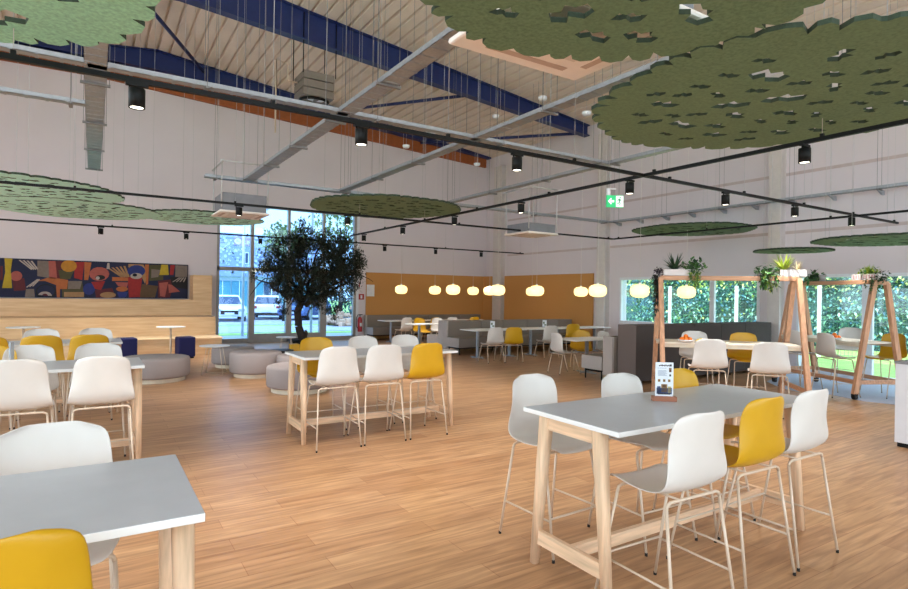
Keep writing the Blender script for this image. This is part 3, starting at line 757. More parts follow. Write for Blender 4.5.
# ------------------------------------------------------------------ benches and booths
def sofa(label, x0, x1, yb0, yb1, ys0, ys1, top, fab, endfab, splits, seat_z=.46, zb=.14):
    t = thing('sofa_bench', label, 'sofa', (x0, (yb0+yb1)/2, 0)); oy = (yb0+yb1)/2
    xs = [x0+.06] + [s for s in splits if x0 < s < x1] + [x1]
    for a, b in zip(xs, xs[1:]):
        bm = B(); box2(bm, (a-x0+.004, yb0-oy, zb), (b-x0-.004, yb1-oy, top), bev=.012); obj('back_panel', bm, fab, t)
    bm = B(); box2(bm, (.005, ys0-oy, .2), (x1-x0, ys1-oy, seat_z), bev=.015); obj('seat', bm, fab, t)
    bm = B(); box2(bm, (0, yb0-oy-.004, zb-.02), (.06, yb1-oy+.004, top+.004), bev=.01); obj('end_panel', bm, endfab, t)
    bm = B(); box2(bm, (-.004, ys0-oy+.006, .205), (.006, ys1-oy-.006, seat_z-.006)); obj('lit_seat_end', bm, endfab, t)  # thin sheet giving the seat end its painted-in window light
    k = 0; x = .06
    while x < x1-x0:
        for y in (ys0+.06, ys1-.06):
            bm = B(); add_tube(bm, [(x, y-oy, 0), (x, y-oy, .2)], .014, 8); obj('leg', bm, BLACKM, t)
        x += 1.5
    bm = B(); box2(bm, (.03, min(ys0, ys1)+.1-oy, .16), (x1-x0-.03, max(ys0, ys1)-.1-oy, .2)); obj('under_frame', bm, BLACKM, t)
    return t
sofa('long taupe bench along the far wall under the ochre panel', 8.22, 13.2, 18.78, 18.94, 18.15, 18.78, .87, FAB, FABL, (9.9, 10.8, 12.2))
s = sofa('taupe sofa facing the hall behind the long dining tables', 8.4, 13.2, 13.6, 13.82, 12.95, 13.6, .9, FAB, FABL, (9.6, on_y(503.5, 13.6), on_y(527.5, 13.6), 12.6))
sofa('taupe sofa backing onto the other one and facing the far wall', 8.4, 13.2, 13.84, 14.06, 14.06, 14.7, .9, FAB, FABL, (9.8, 11.2, 12.6))
sofa('taupe sofa with a thick end panel between the single dining table and the dark booth', 8.43, 12.9, 7.6, 7.83, 7.85, 8.4, .88, FAB, FABL, (10.0, 11.5), .475)
t = thing('booth_screen', 'dark taupe high booth screen below the long window behind the first A-frame', 'booth', (8.57, 7.36, 0))
xs = [8.57, on_y(695, 7.15), on_y(722, 7.15), on_y(746, 7.15), 13.2]
for a, b in zip(xs, xs[1:]):
    bm = B(); box2(bm, (a-8.57+.004, -.21, .07), (b-8.57-.004, .21, 1.12), bev=.01); obj('screen_panel', bm, FABD, t)
bm = B(); box2(bm, (-.012, -.215, .07), (.004, .215, 1.124), bev=.004); obj('end_panel', bm, pm('lit_booth_end_fabric', (112, 100, 96), .92, var=.08, scale=160, bump=.2), t)  # end face lightened, the window light it catches is in the colour
for x in (.1, 1.6, 3.1, 4.5):
    for y in (-.15, .15):
        bm = B(); add_tube(bm, [(x, y, 0), (x, y, .08)], .02, 8); obj('foot', bm, BLACKM, t)

def dining_table(x0, x1, y0, y1, label, legs=2, grp='white dining tables by the benches'):
    t = thing('dining_table', label, 'table', ((x0+x1)/2, (y0+y1)/2, 0), 0, grp); W = x1-x0; Dp = y1-y0
    bm = B(); add_box(bm, (0, 0, .728), (W, Dp, .026), bev=.008); obj('tabletop', bm, EDGE, t)
    for s_ in ((-1, 1) if legs == 2 else (0,)):
        x = s_*(W/2-.34)
        bm = B(); box2(bm, (x-.03, -.03, .02), (x+.03, .03, .716), bev=.004); obj('pedestal', bm, GALV, t)
        bm = B(); box2(bm, (x-.035, -.27, 0), (x+.035, .27, .02), bev=.004); box2(bm, (x-.16, -.035, 0), (x+.16, .035, .019), bev=.004); obj('foot_plate', bm, GALV, t)
    return t
dining_table(8.22, 9.95, 11.95, 12.65, 'white dining table in front of the sofa, leftmost of its row')
dining_table(10.02, 11.7, 11.95, 12.65, 'white dining table in front of the sofa, middle of its row')
dining_table(11.8, 13.2, 11.95, 12.65, 'white dining table in front of the sofa, next to the grey column')
dining_table(8.22, 10.05, 17.1, 17.8, 'white dining table at the far bench, left of two')
dining_table(10.15, 12.2, 17.1, 17.8, 'white dining table at the far bench, right of two')
dining_table(8.1, 9.5, 14.95, 15.55, 'white dining table between the two sofas, mustard chairs around it')
dining_table(8.42, 9.75, 8.55, 9.25, 'single white dining table left of the dark booth', 1)
g = 'shell chairs at the dining tables'
def chair(c, u, y, rz, label): seat('C', c, on_y(u, y), y, rz, label, g, random.uniform(-.05, .05))
chair('W', 492.5, 11.3, -.1, 'white shell chair on the near side of the sofa tables, leftmost of them')
chair('Y', 512.5, 11.2, -.4, 'mustard shell chair on the near side of the sofa tables between two white ones')
chair('W', 547.5, 11.5, -.15, 'white shell chair at the middle sofa table, seen from behind beside the big white one')
chair('Y', 570.5, 12.0, -.3, 'mustard shell chair near the right end of the sofa tables, behind the other mustard one')
x, y = at(564.5, 12.2); seat('C', 'W', x, y, -PI/2-.15, 'white shell chair at the left end of the single dining table', g)
x, y = at(583, 12.9); seat('C', 'Y', x, y, PI-.6, 'mustard shell chair behind the single dining table', g)
x, y = at(611, 12.75); seat('C', 'W', x, y, PI+.1, 'white shell chair behind the single dining table next to the sofa end', g)
chair('W', 404, 16.85, .1, 'white shell chair at the far bench table, below the leftmost hanging lamp')
chair('Y', 423, 15.95, PI, 'mustard shell chair facing the viewer behind the small table between sofas')
chair('Y', 431.5, 16.7, .3, 'mustard shell chair at the far bench table behind the other mustard one')
chair('W', 440.5, 15.9, PI, 'white shell chair mostly hidden by the end of the sofa')
chair('W', 450, 16.8, 0, 'white shell chair of which only the top shows above the sofa, below the middle lamps')
chair('Y', 472, 16.8, 0, 'mustard shell chair whose top just shows above the sofa back')
for u, y, l in ((493, 12.45, 'small printed menu holder on the sofa tables behind the leftmost white chair'), (545, 12.5, 'small printed menu holder on the middle sofa table against the ochre wall')):
    t = thing('menu_stand', l, 'menu stand', (on_y(u, y), y, .742), -.6, 'menu holders on the sofa tables')
    bm = B(); add_box(bm, (0, 0, .012), (.13, .06, .024)); obj('base', bm, GALV, t)
    bm = B(); add_box(bm, (0, 0, .11), (.12, .006, .19)); c_ = obj('card', bm, FRW, t)
    bm = B(); add_box(bm, (-.02, -.0045, .13), (.05, .002, .06)); add_box(bm, (.02, -.0045, .07), (.06, .002, .04)); obj('print', bm, pm('leaf_print', (120, 132, 110), .5), c_)

# ------------------------------------------------------------------ lounge poufs, small tables, navy cubes
def pouf(u, d, r, label, h=.43, m=FABP):
    x, y = at(u, d); t = thing('round_pouf', label, 'pouf', (x, y, 0), 0, 'round poufs in the lounge')
    bm = B(); add_lathe(bm, [(0, h), (r-.05, h), (r-.015, h-.012), (r, h-.045), (r, .12), (r-.012, .09), (r-.05, .075), (0, .075)], n=48); obj('cushion', bm, m, t)
    bm = B(); add_lathe(bm, [(0, .078), (r-.08, .078), (r-.08, .0), (0, 0)], n=48, smooth=False); obj('plinth', bm, CREAM, t)
pouf(156.5, 10.45, .58, 'wide grey round pouf on a cream plinth beside the second left table')
pouf(257, 11.2, .49, 'grey round pouf between the small white table and the middle counter table', .475)
pouf(234, 12.5, .44, 'grey round pouf half hidden behind the small white side table')
pouf(301, 9.6, .54, 'grey round pouf behind the left legs of the middle counter table')
pouf(305, 11.2, .52, 'grey round pouf behind the one at the middle table, below the tree')
def low_dark(u, d, r, label):
    x, y = at(u, d); t = thing('low_round_table', label, 'table', (x, y, 0), 0, 'low dark round tables')
    bm = B(); add_lathe(bm, [(0, .33), (r, .33), (r, .36), (0, .36)], n=40, smooth=False); obj('tabletop', bm, pm('anthracite_%d' % u, (40, 38, 42), .5), t)
    bm = B(); add_lathe(bm, [(0, 0), (r*.6, 0), (r*.6, .33), (0, .33)], n=32, smooth=False); obj('base', bm, BLACKM, t)
low_dark(237, 13.0, .27, 'low anthracite round table behind the poufs on the left')
low_dark(282, 12.7, .27, 'low anthracite round table between poufs in front of the tree')
x, y = at(295, 13.0); bm = B(); add_box(bm, (0, 0, .235), (.2, .2, .47), bev=.02); o = obj('yellow_cube_seat', bm, YELLOW); o.location = (x, y, 0); tag(o, 'small yellow cube showing left of the mustard stool under the tree', 'stool')
def side_table(u, d, r, h, label, feet=4):
    x, y = at(u, d); t = thing('side_table', label, 'table', (x, y, 0), .4, 'small round side tables')
    bm = B(); add_lathe(bm, [(0, h-.018), (r-.01, h-.018), (r, h-.009), (r-.004, h), (0, h)], n=40, smooth=False); obj('tabletop', bm, EDGE, t)
    P = []
    for k in range(feet):
        a = 2*pi*k/feet; p = (cos(a)*r*.98, sin(a)*r*.98, .006); q = (cos(a)*r*.6, sin(a)*r*.6, h-.018); P.append(p)
        bm = B(); add_tube(bm, [p, q], .007, 6); obj('leg', bm, TUBE, t)
    bm = B()
    for k in range(0, feet, 2): add_tube(bm, [P[k], P[(k+1) % feet]], .006, 6)
    obj('floor_rail', bm, TUBE, t)
side_table(215.5, 11.3, .285, .57, 'round white side table on thin beige wire legs, nearest of the lounge tables')
side_table(287, 14.6, .25, .5, 'round white side table with wire legs in front of the window beside the tree')
def pedestal_table(u, d, label):
    x, y = at(u, d); t = thing('pedestal_table', label, 'table', (x, y, 0), 0, 'round pedestal tables by the bleacher')
    bm = B(); add_lathe(bm, [(0, .755), (.315, .755), (.32, .765), (.315, .775), (0, .775)], n=40, smooth=False); obj('tabletop', bm, EDGE, t)
    bm = B(); add_tube(bm, [(0, 0, .01), (0, 0, .755)], .025, 10); obj('pedestal', bm, TUBE, t)
    bm = B(); add_lathe(bm, [(0, .016), (.2, .012), (.21, 0), (0, 0)], n=32, smooth=False); obj('foot_plate', bm, TUBE, t)
pedestal_table(171.5, 13.75, 'round white pedestal table in front of the bleacher, between the navy cubes')
pedestal_table(24, 12.8, 'round white pedestal table behind the left counter tables, by the picture edge')
def cube(u, d, label):
    x, y = at(u, d); t = thing('cube_stool', label, 'stool', (x, y, 0), .15, 'navy cube stools')
    bm = B(); add_box(bm, (0, 0, .275), (.38, .38, .49), bev=.03); obj('cushion', bm, NAVY, t)
    bm = B(); add_box(bm, (0, 0, .015), (.32, .32, .03)); obj('base', bm, BLACKM, t)
cube(127.5, 13.35, 'navy cube stool just behind the corner of the farthest left table')
cube(186, 13.95, 'navy cube stool right of the round pedestal table')

# ------------------------------------------------------------------ olive tree
TX, TY = at(304, 15.2)
t = thing('olive_tree', 'dark olive tree standing indoors in front of the tall window', 'tree', (TX, TY, 0))
bm = B(); add_lathe(bm, [(0, 0), (.3, 0), (.38, .4), (.34, .4), (.33, .36), (0, .36)], n=32); pt = obj('pot', bm, BLACKM, t)
bm = B(); add_lathe(bm, [(0, .39), (.34, .37), (.34, .35), (0, .35)], n=24); obj('soil', bm, SOIL, t)
def tv(u, v, dep=0): # offset relative to trunk base for a picture position
    x = (u-304)/FPX*15.2; z = EYE - (v-292.2)/FPX*15.2
    return Vector((RT[0]*x + FW[0]*dep, RT[1]*x + FW[1]*dep, z))
bm = B(); tips = []
def branch(p, q, r0, r1, wob=.05, n=6):
    pts = []
    for i in range(n+1):
        f = i/n; pts.append(Vector(p).lerp(Vector(q), f) + (Vector((random.uniform(-1, 1), random.uniform(-1, 1), random.uniform(-.5, .5)))*wob if 0 < i < n else Vector()))
    add_tube(bm, pts, r0, 8, r2=r1); return pts
branch(tv(303.5, 340), tv(299, 326), .12, .1, .01, 3); branch(tv(299, 326), tv(298, 312), .1, .095, .01, 3); branch(tv(298, 312), tv(302, 301), .095, .09, .01, 3)
add_tube(bm, [tv(305, 340), tv(307, 333), tv(306, 330)], .06, 8, r2=.03)
ends = []
for (u, v, dp, r) in ((283, 272, .3, .07), (268, 282, -.5, .05), (296, 255, -.4, .06), (315, 262, .5, .07), (333, 272, -.3, .075), (350, 278, .4, .06), (322, 245, -.2, .05), (362, 262, 0, .04), (305, 240, .3, .04), (290, 245, .5, .045), (340, 255, .6, .05)):
    pts = branch(tv(302, 301.5) if u < 320 else tv(306, 305), tv(u, v, dp), r, .018, .09, 7); ends.append(pts)
for pts in ends:
    for k in range(7):
        a = random.choice(pts[2:]); d = rdir(.25); branch(a, a+d*random.uniform(.3, .75), .016, .005, .04, 4)
obj('trunk', bm, BARK, t)
bm = B(); CL = []
C0 = tv(312, 266)
while len(CL) < 260:
    d = Vector((random.uniform(-1, 1), random.uniform(-1, 1), random.uniform(-1, 1)))
    if d.length > 1: continue
    r = d.length
    if random.random() > .35 + .65*r: continue
    CL.append((C0 + Vector((d.x*1.32, d.y*1.32, d.z*1.02)), .2))
for u, v in ((362, 262), (366, 268), (358, 274), (352, 262), (262, 270), (258, 276), (268, 262), (303, 224), (306, 230), (270, 285), (280, 312), (338, 308), (345, 300), (278, 303), (332, 316), (326, 310)):
    CL.append((tv(u, v, random.uniform(-.4, .4)), .13))
for c, r in CL:
    if random.random() < .13: continue
    for k in range(112):
        p = c + rdir()*r*random.uniform(.2, 1.15); leaf(bm, p, rdir(.15), random.uniform(.06, .11), .034, 0, .05)
obj('foliage', bm, OLIVE, t, recalc=False)

# ------------------------------------------------------------------ things on the far wall beside the window
x = on_y(360.3, YF-.1)
t = thing('fire_extinguisher', 'red fire extinguisher hanging on the white wall right of the tall window', 'extinguisher', (x, YF-.11, .28))
bm = B(); add_lathe(bm, [(0, 0), (.075, 0), (.08, .02), (.08, .42), (.06, .49), (.03, .52), (0, .52)], n=24); obj('cylinder', bm, RED, t)
bm = B(); add_tube(bm, [(0, 0, .52), (0, 0, .58), (-.08, 0, .6), (-.13, 0, .5), (-.13, 0, .2), (-.1, -.02, .12)], .014, 8); obj('hose', bm, BLACKM, t)
bm = B(); add_box(bm, (.03, 0, .6), (.12, .03, .03)); obj('handle', bm, BLACKM, t)
bm = B(); add_box(bm, (0, -.079, .25), (.07, .006, .12)); obj('label_plate', bm, FRW, t)
def sign(name, u, v, w, h, m, label, extra=None):
    x = on_y(u, YF); dd = x*FW[0] + YF*FW[1]; z = EYE - (-(u-454)*sin(ROLL)+(v-294.5))/FPX*dd
    bm = B(); add_box(bm, (0, 0, 0), (w, .012, h)); o = obj(name, bm, m); o.location = (x, YF-.062 if u > 364 else YF-.008, z); tag(o, label, 'sign'); 
    if extra: bm = B(); add_box(bm, (0, -.008, 0), (w*extra[0], .004, h*extra[1])); obj('symbol', bm, FRW, o)
sign('notice_sheet', 369.8, 290.5, .3, .42, FRW, 'white paper notice on the ochre panel near its left edge')
sign('alarm_button', 358, 284.5, .13, .16, RED, 'small dark red alarm box on the wall above the round red sign', (.4, .3))
sign('extinguisher_sign', 361.3, 296.8, .2, .2, RED, 'red square extinguisher sign above the fire extinguisher', (.35, .6))

# ------------------------------------------------------------------ white cabinet at the right edge
t = thing('counter_cabinet', 'white cabinet with a grey top cut by the right edge of the view', 'cabinet', (7.73, 2.78, 0))
bm = B(); box2(bm, (0.02, -1.2, .0), (.9, -.02, .05)); obj('plinth', bm, BLACKM, t)
bm = B(); box2(bm, (0, -1.2, .05), (.92, 0, .94), bev=.003); obj('body', bm, CABW, t)
bm = B(); box2(bm, (-.01, -1.21, .94), (.93, .01, .968), bev=.002); obj('worktop', bm, CABG, t)

# ------------------------------------------------------------------ lighting tracks and spotlights
HT = 3.1
def track(label, axis, const, a0, a1, wires):
    t = thing('lighting_track', label, 'track', ((a0, const, HT) if axis == 'x' else (const, a0, HT)), 0, 'black lighting tracks')
    L = a1-a0; bm = B()
    if axis == 'x': box2(bm, (0, -.018, -.018), (L, .018, .018))
    else: box2(bm, (-.018, 0, -.018), (.018, L, .018))
    obj('rail', bm, BLACKM, t)
    n = max(2, int(L/wires))
    for k in range(n+1):
        s_ = .15 + (L-.3)*k/n; x, y = (s_, 0) if axis == 'x' else (0, s_)
        gx = (a0+s_) if axis == 'x' else const
        wire(t, x, y, .015, deck_z(gx)-HT, .0026)
        bm = B(); add_box(bm, (x, y, .03), (.03, .03, .03)); obj('clip', bm, BLACKM, t)
track('black lighting track crossing the whole view from the upper left to the right', 'x', 4.53, -2.2, 12.6, 1.6)
track('black lighting track crossing behind the left green panels and the tall window', 'x', 9.95, -2.6, 11.0, 2.2)
track('farthest black lighting track, in front of the far wall', 'x', 15.4, -2.8, 12.6, 2.6)
track('black lighting track running away from the upper right edge to the tree', 'y', 5.52, .6, 13.6, 1.7)
track('black lighting track running along the right wall', 'y', 11.02, 2.4, 9.93, 1.9)
SP = None; g = 'cylindrical black track spotlights'
def spot(x, y, label, aim_x=True):
    global SP
    if SP is None:
        t = thing('track_spotlight', label, 'spotlight', (x, y, HT), 0, g); K = []
        bm = B(); box2(bm, (-.07, -.017, -.04), (.07, .017, -.018)); add_tube(bm, [(-.045, 0, -.03), (-.045, 0, -.1)], .008, 6); K.append((obj('adapter', bm, BLACKM, t), []))
        bm = B(); add_lathe(bm, [(0, -.055), (.048, -.055), (.052, -.06), (.052, -.19), (.045, -.19), (.043, -.178), (0, -.178)], n=28); K.append((obj('housing', bm, BLACKM, t), []))
        bm = B(); add_lathe(bm, [(0, -.184), (.042, -.184), (.042, -.18), (0, -.18)], n=24, smooth=False); K.append((obj('lens', bm, LENS, t), []))
        l = bpy.data.lights.new('spot_lamp', 'SPOT'); l.energy = SPOT_W; l.color = (1, .96, .90); l.spot_size = radians(88); l.spot_blend = .85; l.shadow_soft_size = .04
        lo = bpy.data.objects.new('spot_lamp', l); COL.objects.link(lo); lo.parent = t; lo.location = (0, 0, -.2); K.append((lo, []))
        KIDS[t.name] = K; SP = t
    else: dup(SP, (x, y, HT), 0, label, g)
SPOT_W = 110
for u, l in ((134, 'over the left'), (359, 'left of the middle, near the fan unit'), (515, 'above the corner column'), (724, 'above the first A-frame'), (793.5, 'right of the round panel'), (850.5, 'nearest the right end')):
    spot(on_y(u, 4.53), 4.53, 'black spotlight on the longest front track, ' + l)
for u, l in ((363, 'farthest, right of the tree'), (401.8, 'second farthest, under the round panel'), (453.3, 'third farthest'), (519.7, 'in front of the right cassette unit'), (628, 'beside the exit sign'), (802.5, 'nearest and largest')):
    spot(5.52, on_x(u, 5.52), 'black spotlight on the receding track, ' + l)
for u, l in ((237.7, 'in front of the left cassette unit'), (346.4, 'right of the tree top')):
    spot(on_y(u, 9.95), 9.95, 'small black spotlight on the middle cross track, ' + l)
for u, l in ((99.8, 'above the mural'), (185.4, 'above the pine end block'), (259.5, 'before the tall window'), (384, 'above the leftmost hanging lamp'), (435, 'above the second hanging lamp'), (480.6, 'beside the corner column')):
    spot(on_y(u, 15.4), 15.4, 'tiny black spotlight on the farthest track, ' + l)
# more of the same further left and behind, lighting the hall
for x, y in ((-1.6, 4.53), (-1.2, 9.95), (2.2, 15.4)): pass

# ------------------------------------------------------------------ cable trays
ZT = 3.9; HANG = pm('hanger_steel', (128, 126, 126), .5, .3)
def tray(label, axis, const, a0, a1, w=.2, h=.055, hang=1.6, brackets=False):
    t = thing('cable_tray', label, 'cable tray', ((a0, const, ZT) if axis == 'x' else (const, a0, ZT)), 0, 'galvanised cable trays')
    L = a1-a0; bm = B()
    def bx(s0, s1, c0, c1, z0, z1):
        if axis == 'x': box2(bm, (s0, c0, z0), (s1, c1, z1))
        else: box2(bm, (c0, s0, z0), (c1, s1, z1))
    bx(0, L, -w/2, -w/2+.006, 0, h); bx(0, L, w/2-.006, w/2, 0, h)
    bx(0, L, -w/2, w/2, 0, .004)
    s_ = .1
    while s_ < L:
        bx(s_, s_+.03, -w/2, w/2, -.006, .0); s_ += .2
    obj('channel', bm, GALV, t)
    n = max(1, int(L/hang))
    for k in range(n+1):
        s_ = .2 + (L-.4)*k/n; bm = B(); gx = a0+s_ if axis == 'x' else const; top = deck_z(gx)-ZT
        bx(s_-.02, s_+.02, -w/2-.04, w/2+.04, -.03, -.006)
        for c in ((-w/2-.03), (w/2+.03)): add_tube(bm, [(s_, c, -.03), (s_, c, top)] if axis == 'x' else [(c, s_, -.03), (c, s_, top)], .0035, 5)
        obj('hanger', bm, HANG, t)
        if brackets:
            for j in (0, .5):
                yy = s_ + j*L/n
                if yy > L: continue
                bm = B(); extr(bm, [(-.1, -.005), (.25, -.005), (.25, -.1), (.15, -.1)], (0, yy, 0), (1, 0, 0), (0, 0, 1), (0, .03, 0)); obj('bracket', bm, GALV, t)
tray('galvanised cable tray coming straight down the left side of the view', 'y', 0, 5.4, 12.8, .2)
tray('galvanised cable tray rising from the left cassette unit to the top centre', 'y', 2.66, 2.2, 12.1, .2)
tray('galvanised cable tray whose upper end disappears behind the right green panel', 'y', 4.68, 3.4, 12.1, .17)
tray('galvanised cable tray passing right above the exit sign', 'y', 7.42, 3.0, 12.1, .14)
tray('galvanised cable tray on brackets along the right wall', 'y', 13.3, 1.5, 12.1, .14, brackets=True)
tray('galvanised cable tray crossing above the left cassette unit towards the grey column', 'x', 12.2, 1.85, 13.3, .16, .06, 2.4)
tray('galvanised cable tray just above the longest black track', 'x', 6.83, -1.2, 7.35, .12, .05, 1.9)
tray('short galvanised cable tray at the left edge below the black track', 'x', 8.35, -2.6, -.05, .12, .05, 1.2)

# ------------------------------------------------------------------ green acoustic clouds
def cloud(label, cx, cy, z, R, m, seed, holes=46, th=.032, ex=1.0, teeth=46, hs=1.0, jag=1.0):
    rnd = random.Random(seed)
    cu = bpy.data.curves.new('c', 'CURVE'); cu.dimensions = '2D'; cu.fill_mode = 'BOTH'; cu.extrude = th/2
    def sp(pts):
        s_ = cu.splines.new('POLY'); s_.points.add(len(pts)-1)
        for i, p in enumerate(pts): s_.points[i].co = (p[0], p[1], 0, 1)
        s_.use_cyclic_u = True
    out = []; a = 0
    ph = [rnd.uniform(0, 6.28) for _ in range(3)]
    while a < 2*pi-.03:
        st = 2*pi/teeth*rnd.uniform(.6, 1.4); base = R*(1+.02*sin(3*a+ph[0])+.015*sin(7*a+ph[1]))
        d = rnd.uniform(.03, .075)*R*jag
        for f, k in ((0, -d), (.18, -d*.2), (.55, 0), (.85, -d*.35)):
            aa = a+st*f
            if aa < 2*pi-.01: out.append(((base+k)*cos(aa), (base+k)*sin(aa)*ex))
        a += st
    sp(out); C = []
    tries = 0
    while len(C) < holes and tries < 3000:
        tries += 1
        s_ = rnd.uniform(.075, .17)*hs; r = (R*(.84 if jag == 1 else .80)-s_*1.05)*math.sqrt(rnd.random()); b = rnd.uniform(0, 2*pi); p = (r*cos(b), r*sin(b)*ex)
        if any(math.dist(p, q[0]) < (s_+q[1])*1.12 for q in C): continue
        C.append((p, s_)); th_ = rnd.gauss(-.45, .5)
        sh = [(-1, .25), (-.4, .5), (-.1, .22), (.3, .6), (.95, .4), (1, -.2), (.4, -.2), (.15, -.55), (-.2, -.2), (-.7, -.4)]
        sh = [(q[0]*rnd.uniform(.8, 1.05), q[1]*rnd.uniform(.7, 1.3)) for q in sh]
        sp([(p[0]+s_*(q[0]*cos(th_)-q[1]*sin(th_)), p[1]+s_*(q[0]*sin(th_)+q[1]*cos(th_))) for q in sh])
    co = bpy.data.objects.new('c', cu); COL.objects.link(co)
    dg = bpy.context.evaluated_depsgraph_get(); me = bpy.data.meshes.new_from_object(co.evaluated_get(dg)); bpy.data.objects.remove(co)
    for p in me.polygons: p.use_smooth = False
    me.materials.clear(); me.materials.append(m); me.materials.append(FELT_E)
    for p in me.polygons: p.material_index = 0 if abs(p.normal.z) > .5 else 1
    t = thing('acoustic_cloud', label, 'acoustic panel', (cx, cy, z), 0, 'green felt ceiling clouds')
    o = bpy.data.objects.new('felt_panel', me); COL.objects.link(o); o.parent = t; me.name = 'felt_panel'
    for k in range(5):
        b = .4+2*pi*k/5; x, y = R*.8*cos(b), R*.8*sin(b)*ex; wire(t, x, y, th/2, deck_z(cx+x)-z, .0032)
    return t
cloud('huge olive green leaf-pattern ceiling panel at the top centre, nearest the viewer', 2.30, 1.95, 3.31, 1.14, FELT_G, 3, 24, hs=1.15, teeth=32, jag=1.4)
cloud('large olive green leaf-pattern ceiling panel at the upper right', 4.82, 2.61, 3.3, 1.5, FELT_G, 11, 46, hs=1.05, teeth=40, jag=1.2)
cloud('daylit pale green leaf-pattern ceiling panel in the top left corner', -.88, 3.74, 3.3, 1.18, FELT_P, 21, 14, hs=1.5, teeth=30, jag=1.4)
cloud('daylit mint leaf-pattern ceiling panel at the left edge, frontmost of the three', *at(14, 9.35), 3.28, 1.55, FELT_M, 31, 64)
cloud('daylit mint leaf-pattern ceiling panel on the left, middle of the three', *at(72, 11.6), 3.27, 1.6, FELT_M, 41, 64)
cloud('daylit mint leaf-pattern ceiling panel before the left cassette unit', *at(202, 12.8), 3.28, 1.27, FELT_M, 51, 44)
cloud('olive leaf-pattern round ceiling panel right of the tall window top', *at(384, 11.1), 3.32, 1.46, FELT_G, 61, 60)
cloud('olive round ceiling panel hanging left of the third column', *at(692, 13.6), 3.28, 1.37, FELT_G, 71, 40)
cloud('dark olive round ceiling panel hanging lowest, over the first A-frame', *at(792, 11.3), 2.62, .7, FELT_G, 81, 16)
cloud('olive round ceiling panel at the right edge near the glazed doors', *at(889, 9.8), 2.7, 1.15, FELT_G, 91, 26)

# ------------------------------------------------------------------ cassette and fan units
CASB = pm('cassette_body', (132, 132, 138), .5, .2)
def cassette(label, x, y, z, s_, bh=.28, frame=True):
    t = thing('air_conditioning_cassette', label, 'air conditioner', (x, y, z), 0, 'ceiling cassette units')
    bm = B(); box2(bm, (-s_*.44, -s_*.44, .04), (s_*.44, s_*.44, bh), bev=.01); obj('body', bm, CASB, t)
    bm = B(); box2(bm, (-s_/2, -s_/2, 0), (s_/2, s_/2, .045), bev=.02); fp = obj('face_panel', bm, PEACH, t)
    bm = B(); box2(bm, (-s_*.26, -s_*.26, -.006), (s_*.26, s_*.26, .002)); obj('grille', bm, pm('grille_%d' % int(s_*100), (226, 212, 204), .6), fp)
    for sx, sy, a, b in ((0, -1, s_*.3, .03), (0, 1, s_*.3, .03), (-1, 0, .03, s_*.3), (1, 0, .03, s_*.3)):
        bm = B(); box2(bm, (sx*s_*.38-a, sy*s_*.38-b, -.004), (sx*s_*.38+a, sy*s_*.38+b, .002)); obj('air_slot', bm, pm('slot_brown', (196, 172, 160), .6), fp)
    if frame:
        for sx in (-1, 1):
            for sy in (-1, 1):
                bm = B(); add_tube(bm, [(sx*s_*.46, sy*s_*.46, .1), (sx*s_*.46, sy*s_*.46, 1.02)], .012, 6); obj('hanging_rod', bm, GREYW, t)
            bm = B(); add_tube(bm, [(sx*s_*.46, -s_*.62, 1.0), (sx*s_*.46, s_*.62, 1.0)], .02, 6); obj('support_rail', bm, GREYW, t)
            wire(t, sx*s_*.46, 0, 1.0, deck_z(x)-z, .004)
        bm = B(); add_tube(bm, [(-s_*.5, -s_*.46, 1.02), (s_*.5, -s_*.46, 1.02)], .018, 6); obj('support_rail', bm, GREYW, t)
x, y = at(239, 11.9); cassette('square ceiling cassette with peach grille hanging left, before the tall window', x, y, 3.22, .98, .4)
x, y = at(530, 13.0); cassette('square ceiling cassette hanging in front of the corner column', x, y, 3.02, .88, .24)
cassette('large square ceiling cassette partly hidden above the top centre green panel', 2.78, 2.90, 3.46, 1.26, .28, False)
# grey heater with fan
FD = 14.0; x, y = at(311, FD); fz = EYE + (294.5-91)/FPX*FD
t = thing('fan_heater', 'grey boxy fan heater hanging high under the roof deck', 'heater', (x, y, fz), 0)
bm = B()
for k in range(3): box2(bm, (-.38, -.38, -.3+.2*k), (.38, .38, -.12+.2*k), bev=.01)
obj('casing', bm, FANG, t)
bm = B(); add_lathe(bm, [(.33, -.36), (.36, -.36), (.36, -.3), (.33, -.3)], n=32); obj('fan_ring', bm, BLACKM, t)
bm = B()
for k in range(4):
    a = pi/4+k*pi/2; leaf(bm, Vector((.05*cos(a), .05*sin(a), -.33)), Vector((cos(a), sin(a), .05)), .28, .16, 0, 0)
obj('fan_blades', bm, FRW, t, recalc=False)
for sx in (-1, 1):
    for sy in (-1, 1):
        bm = B(); add_tube(bm, [(sx*.4, sy*.4, .2), (sx*.4, sy*.4, deck_z(x)-fz)], .012, 6); obj('hanging_rod', bm, BLACKM, t)
bm = B(); add_tube(bm, [(-.38, .1, .1), (-.62, .1, .1), (-.62, .1, .5), (-.9, .1, .55), (-.9, .1, -1.2)], .02, 6); obj('supply_pipe', bm, TUBE, t)

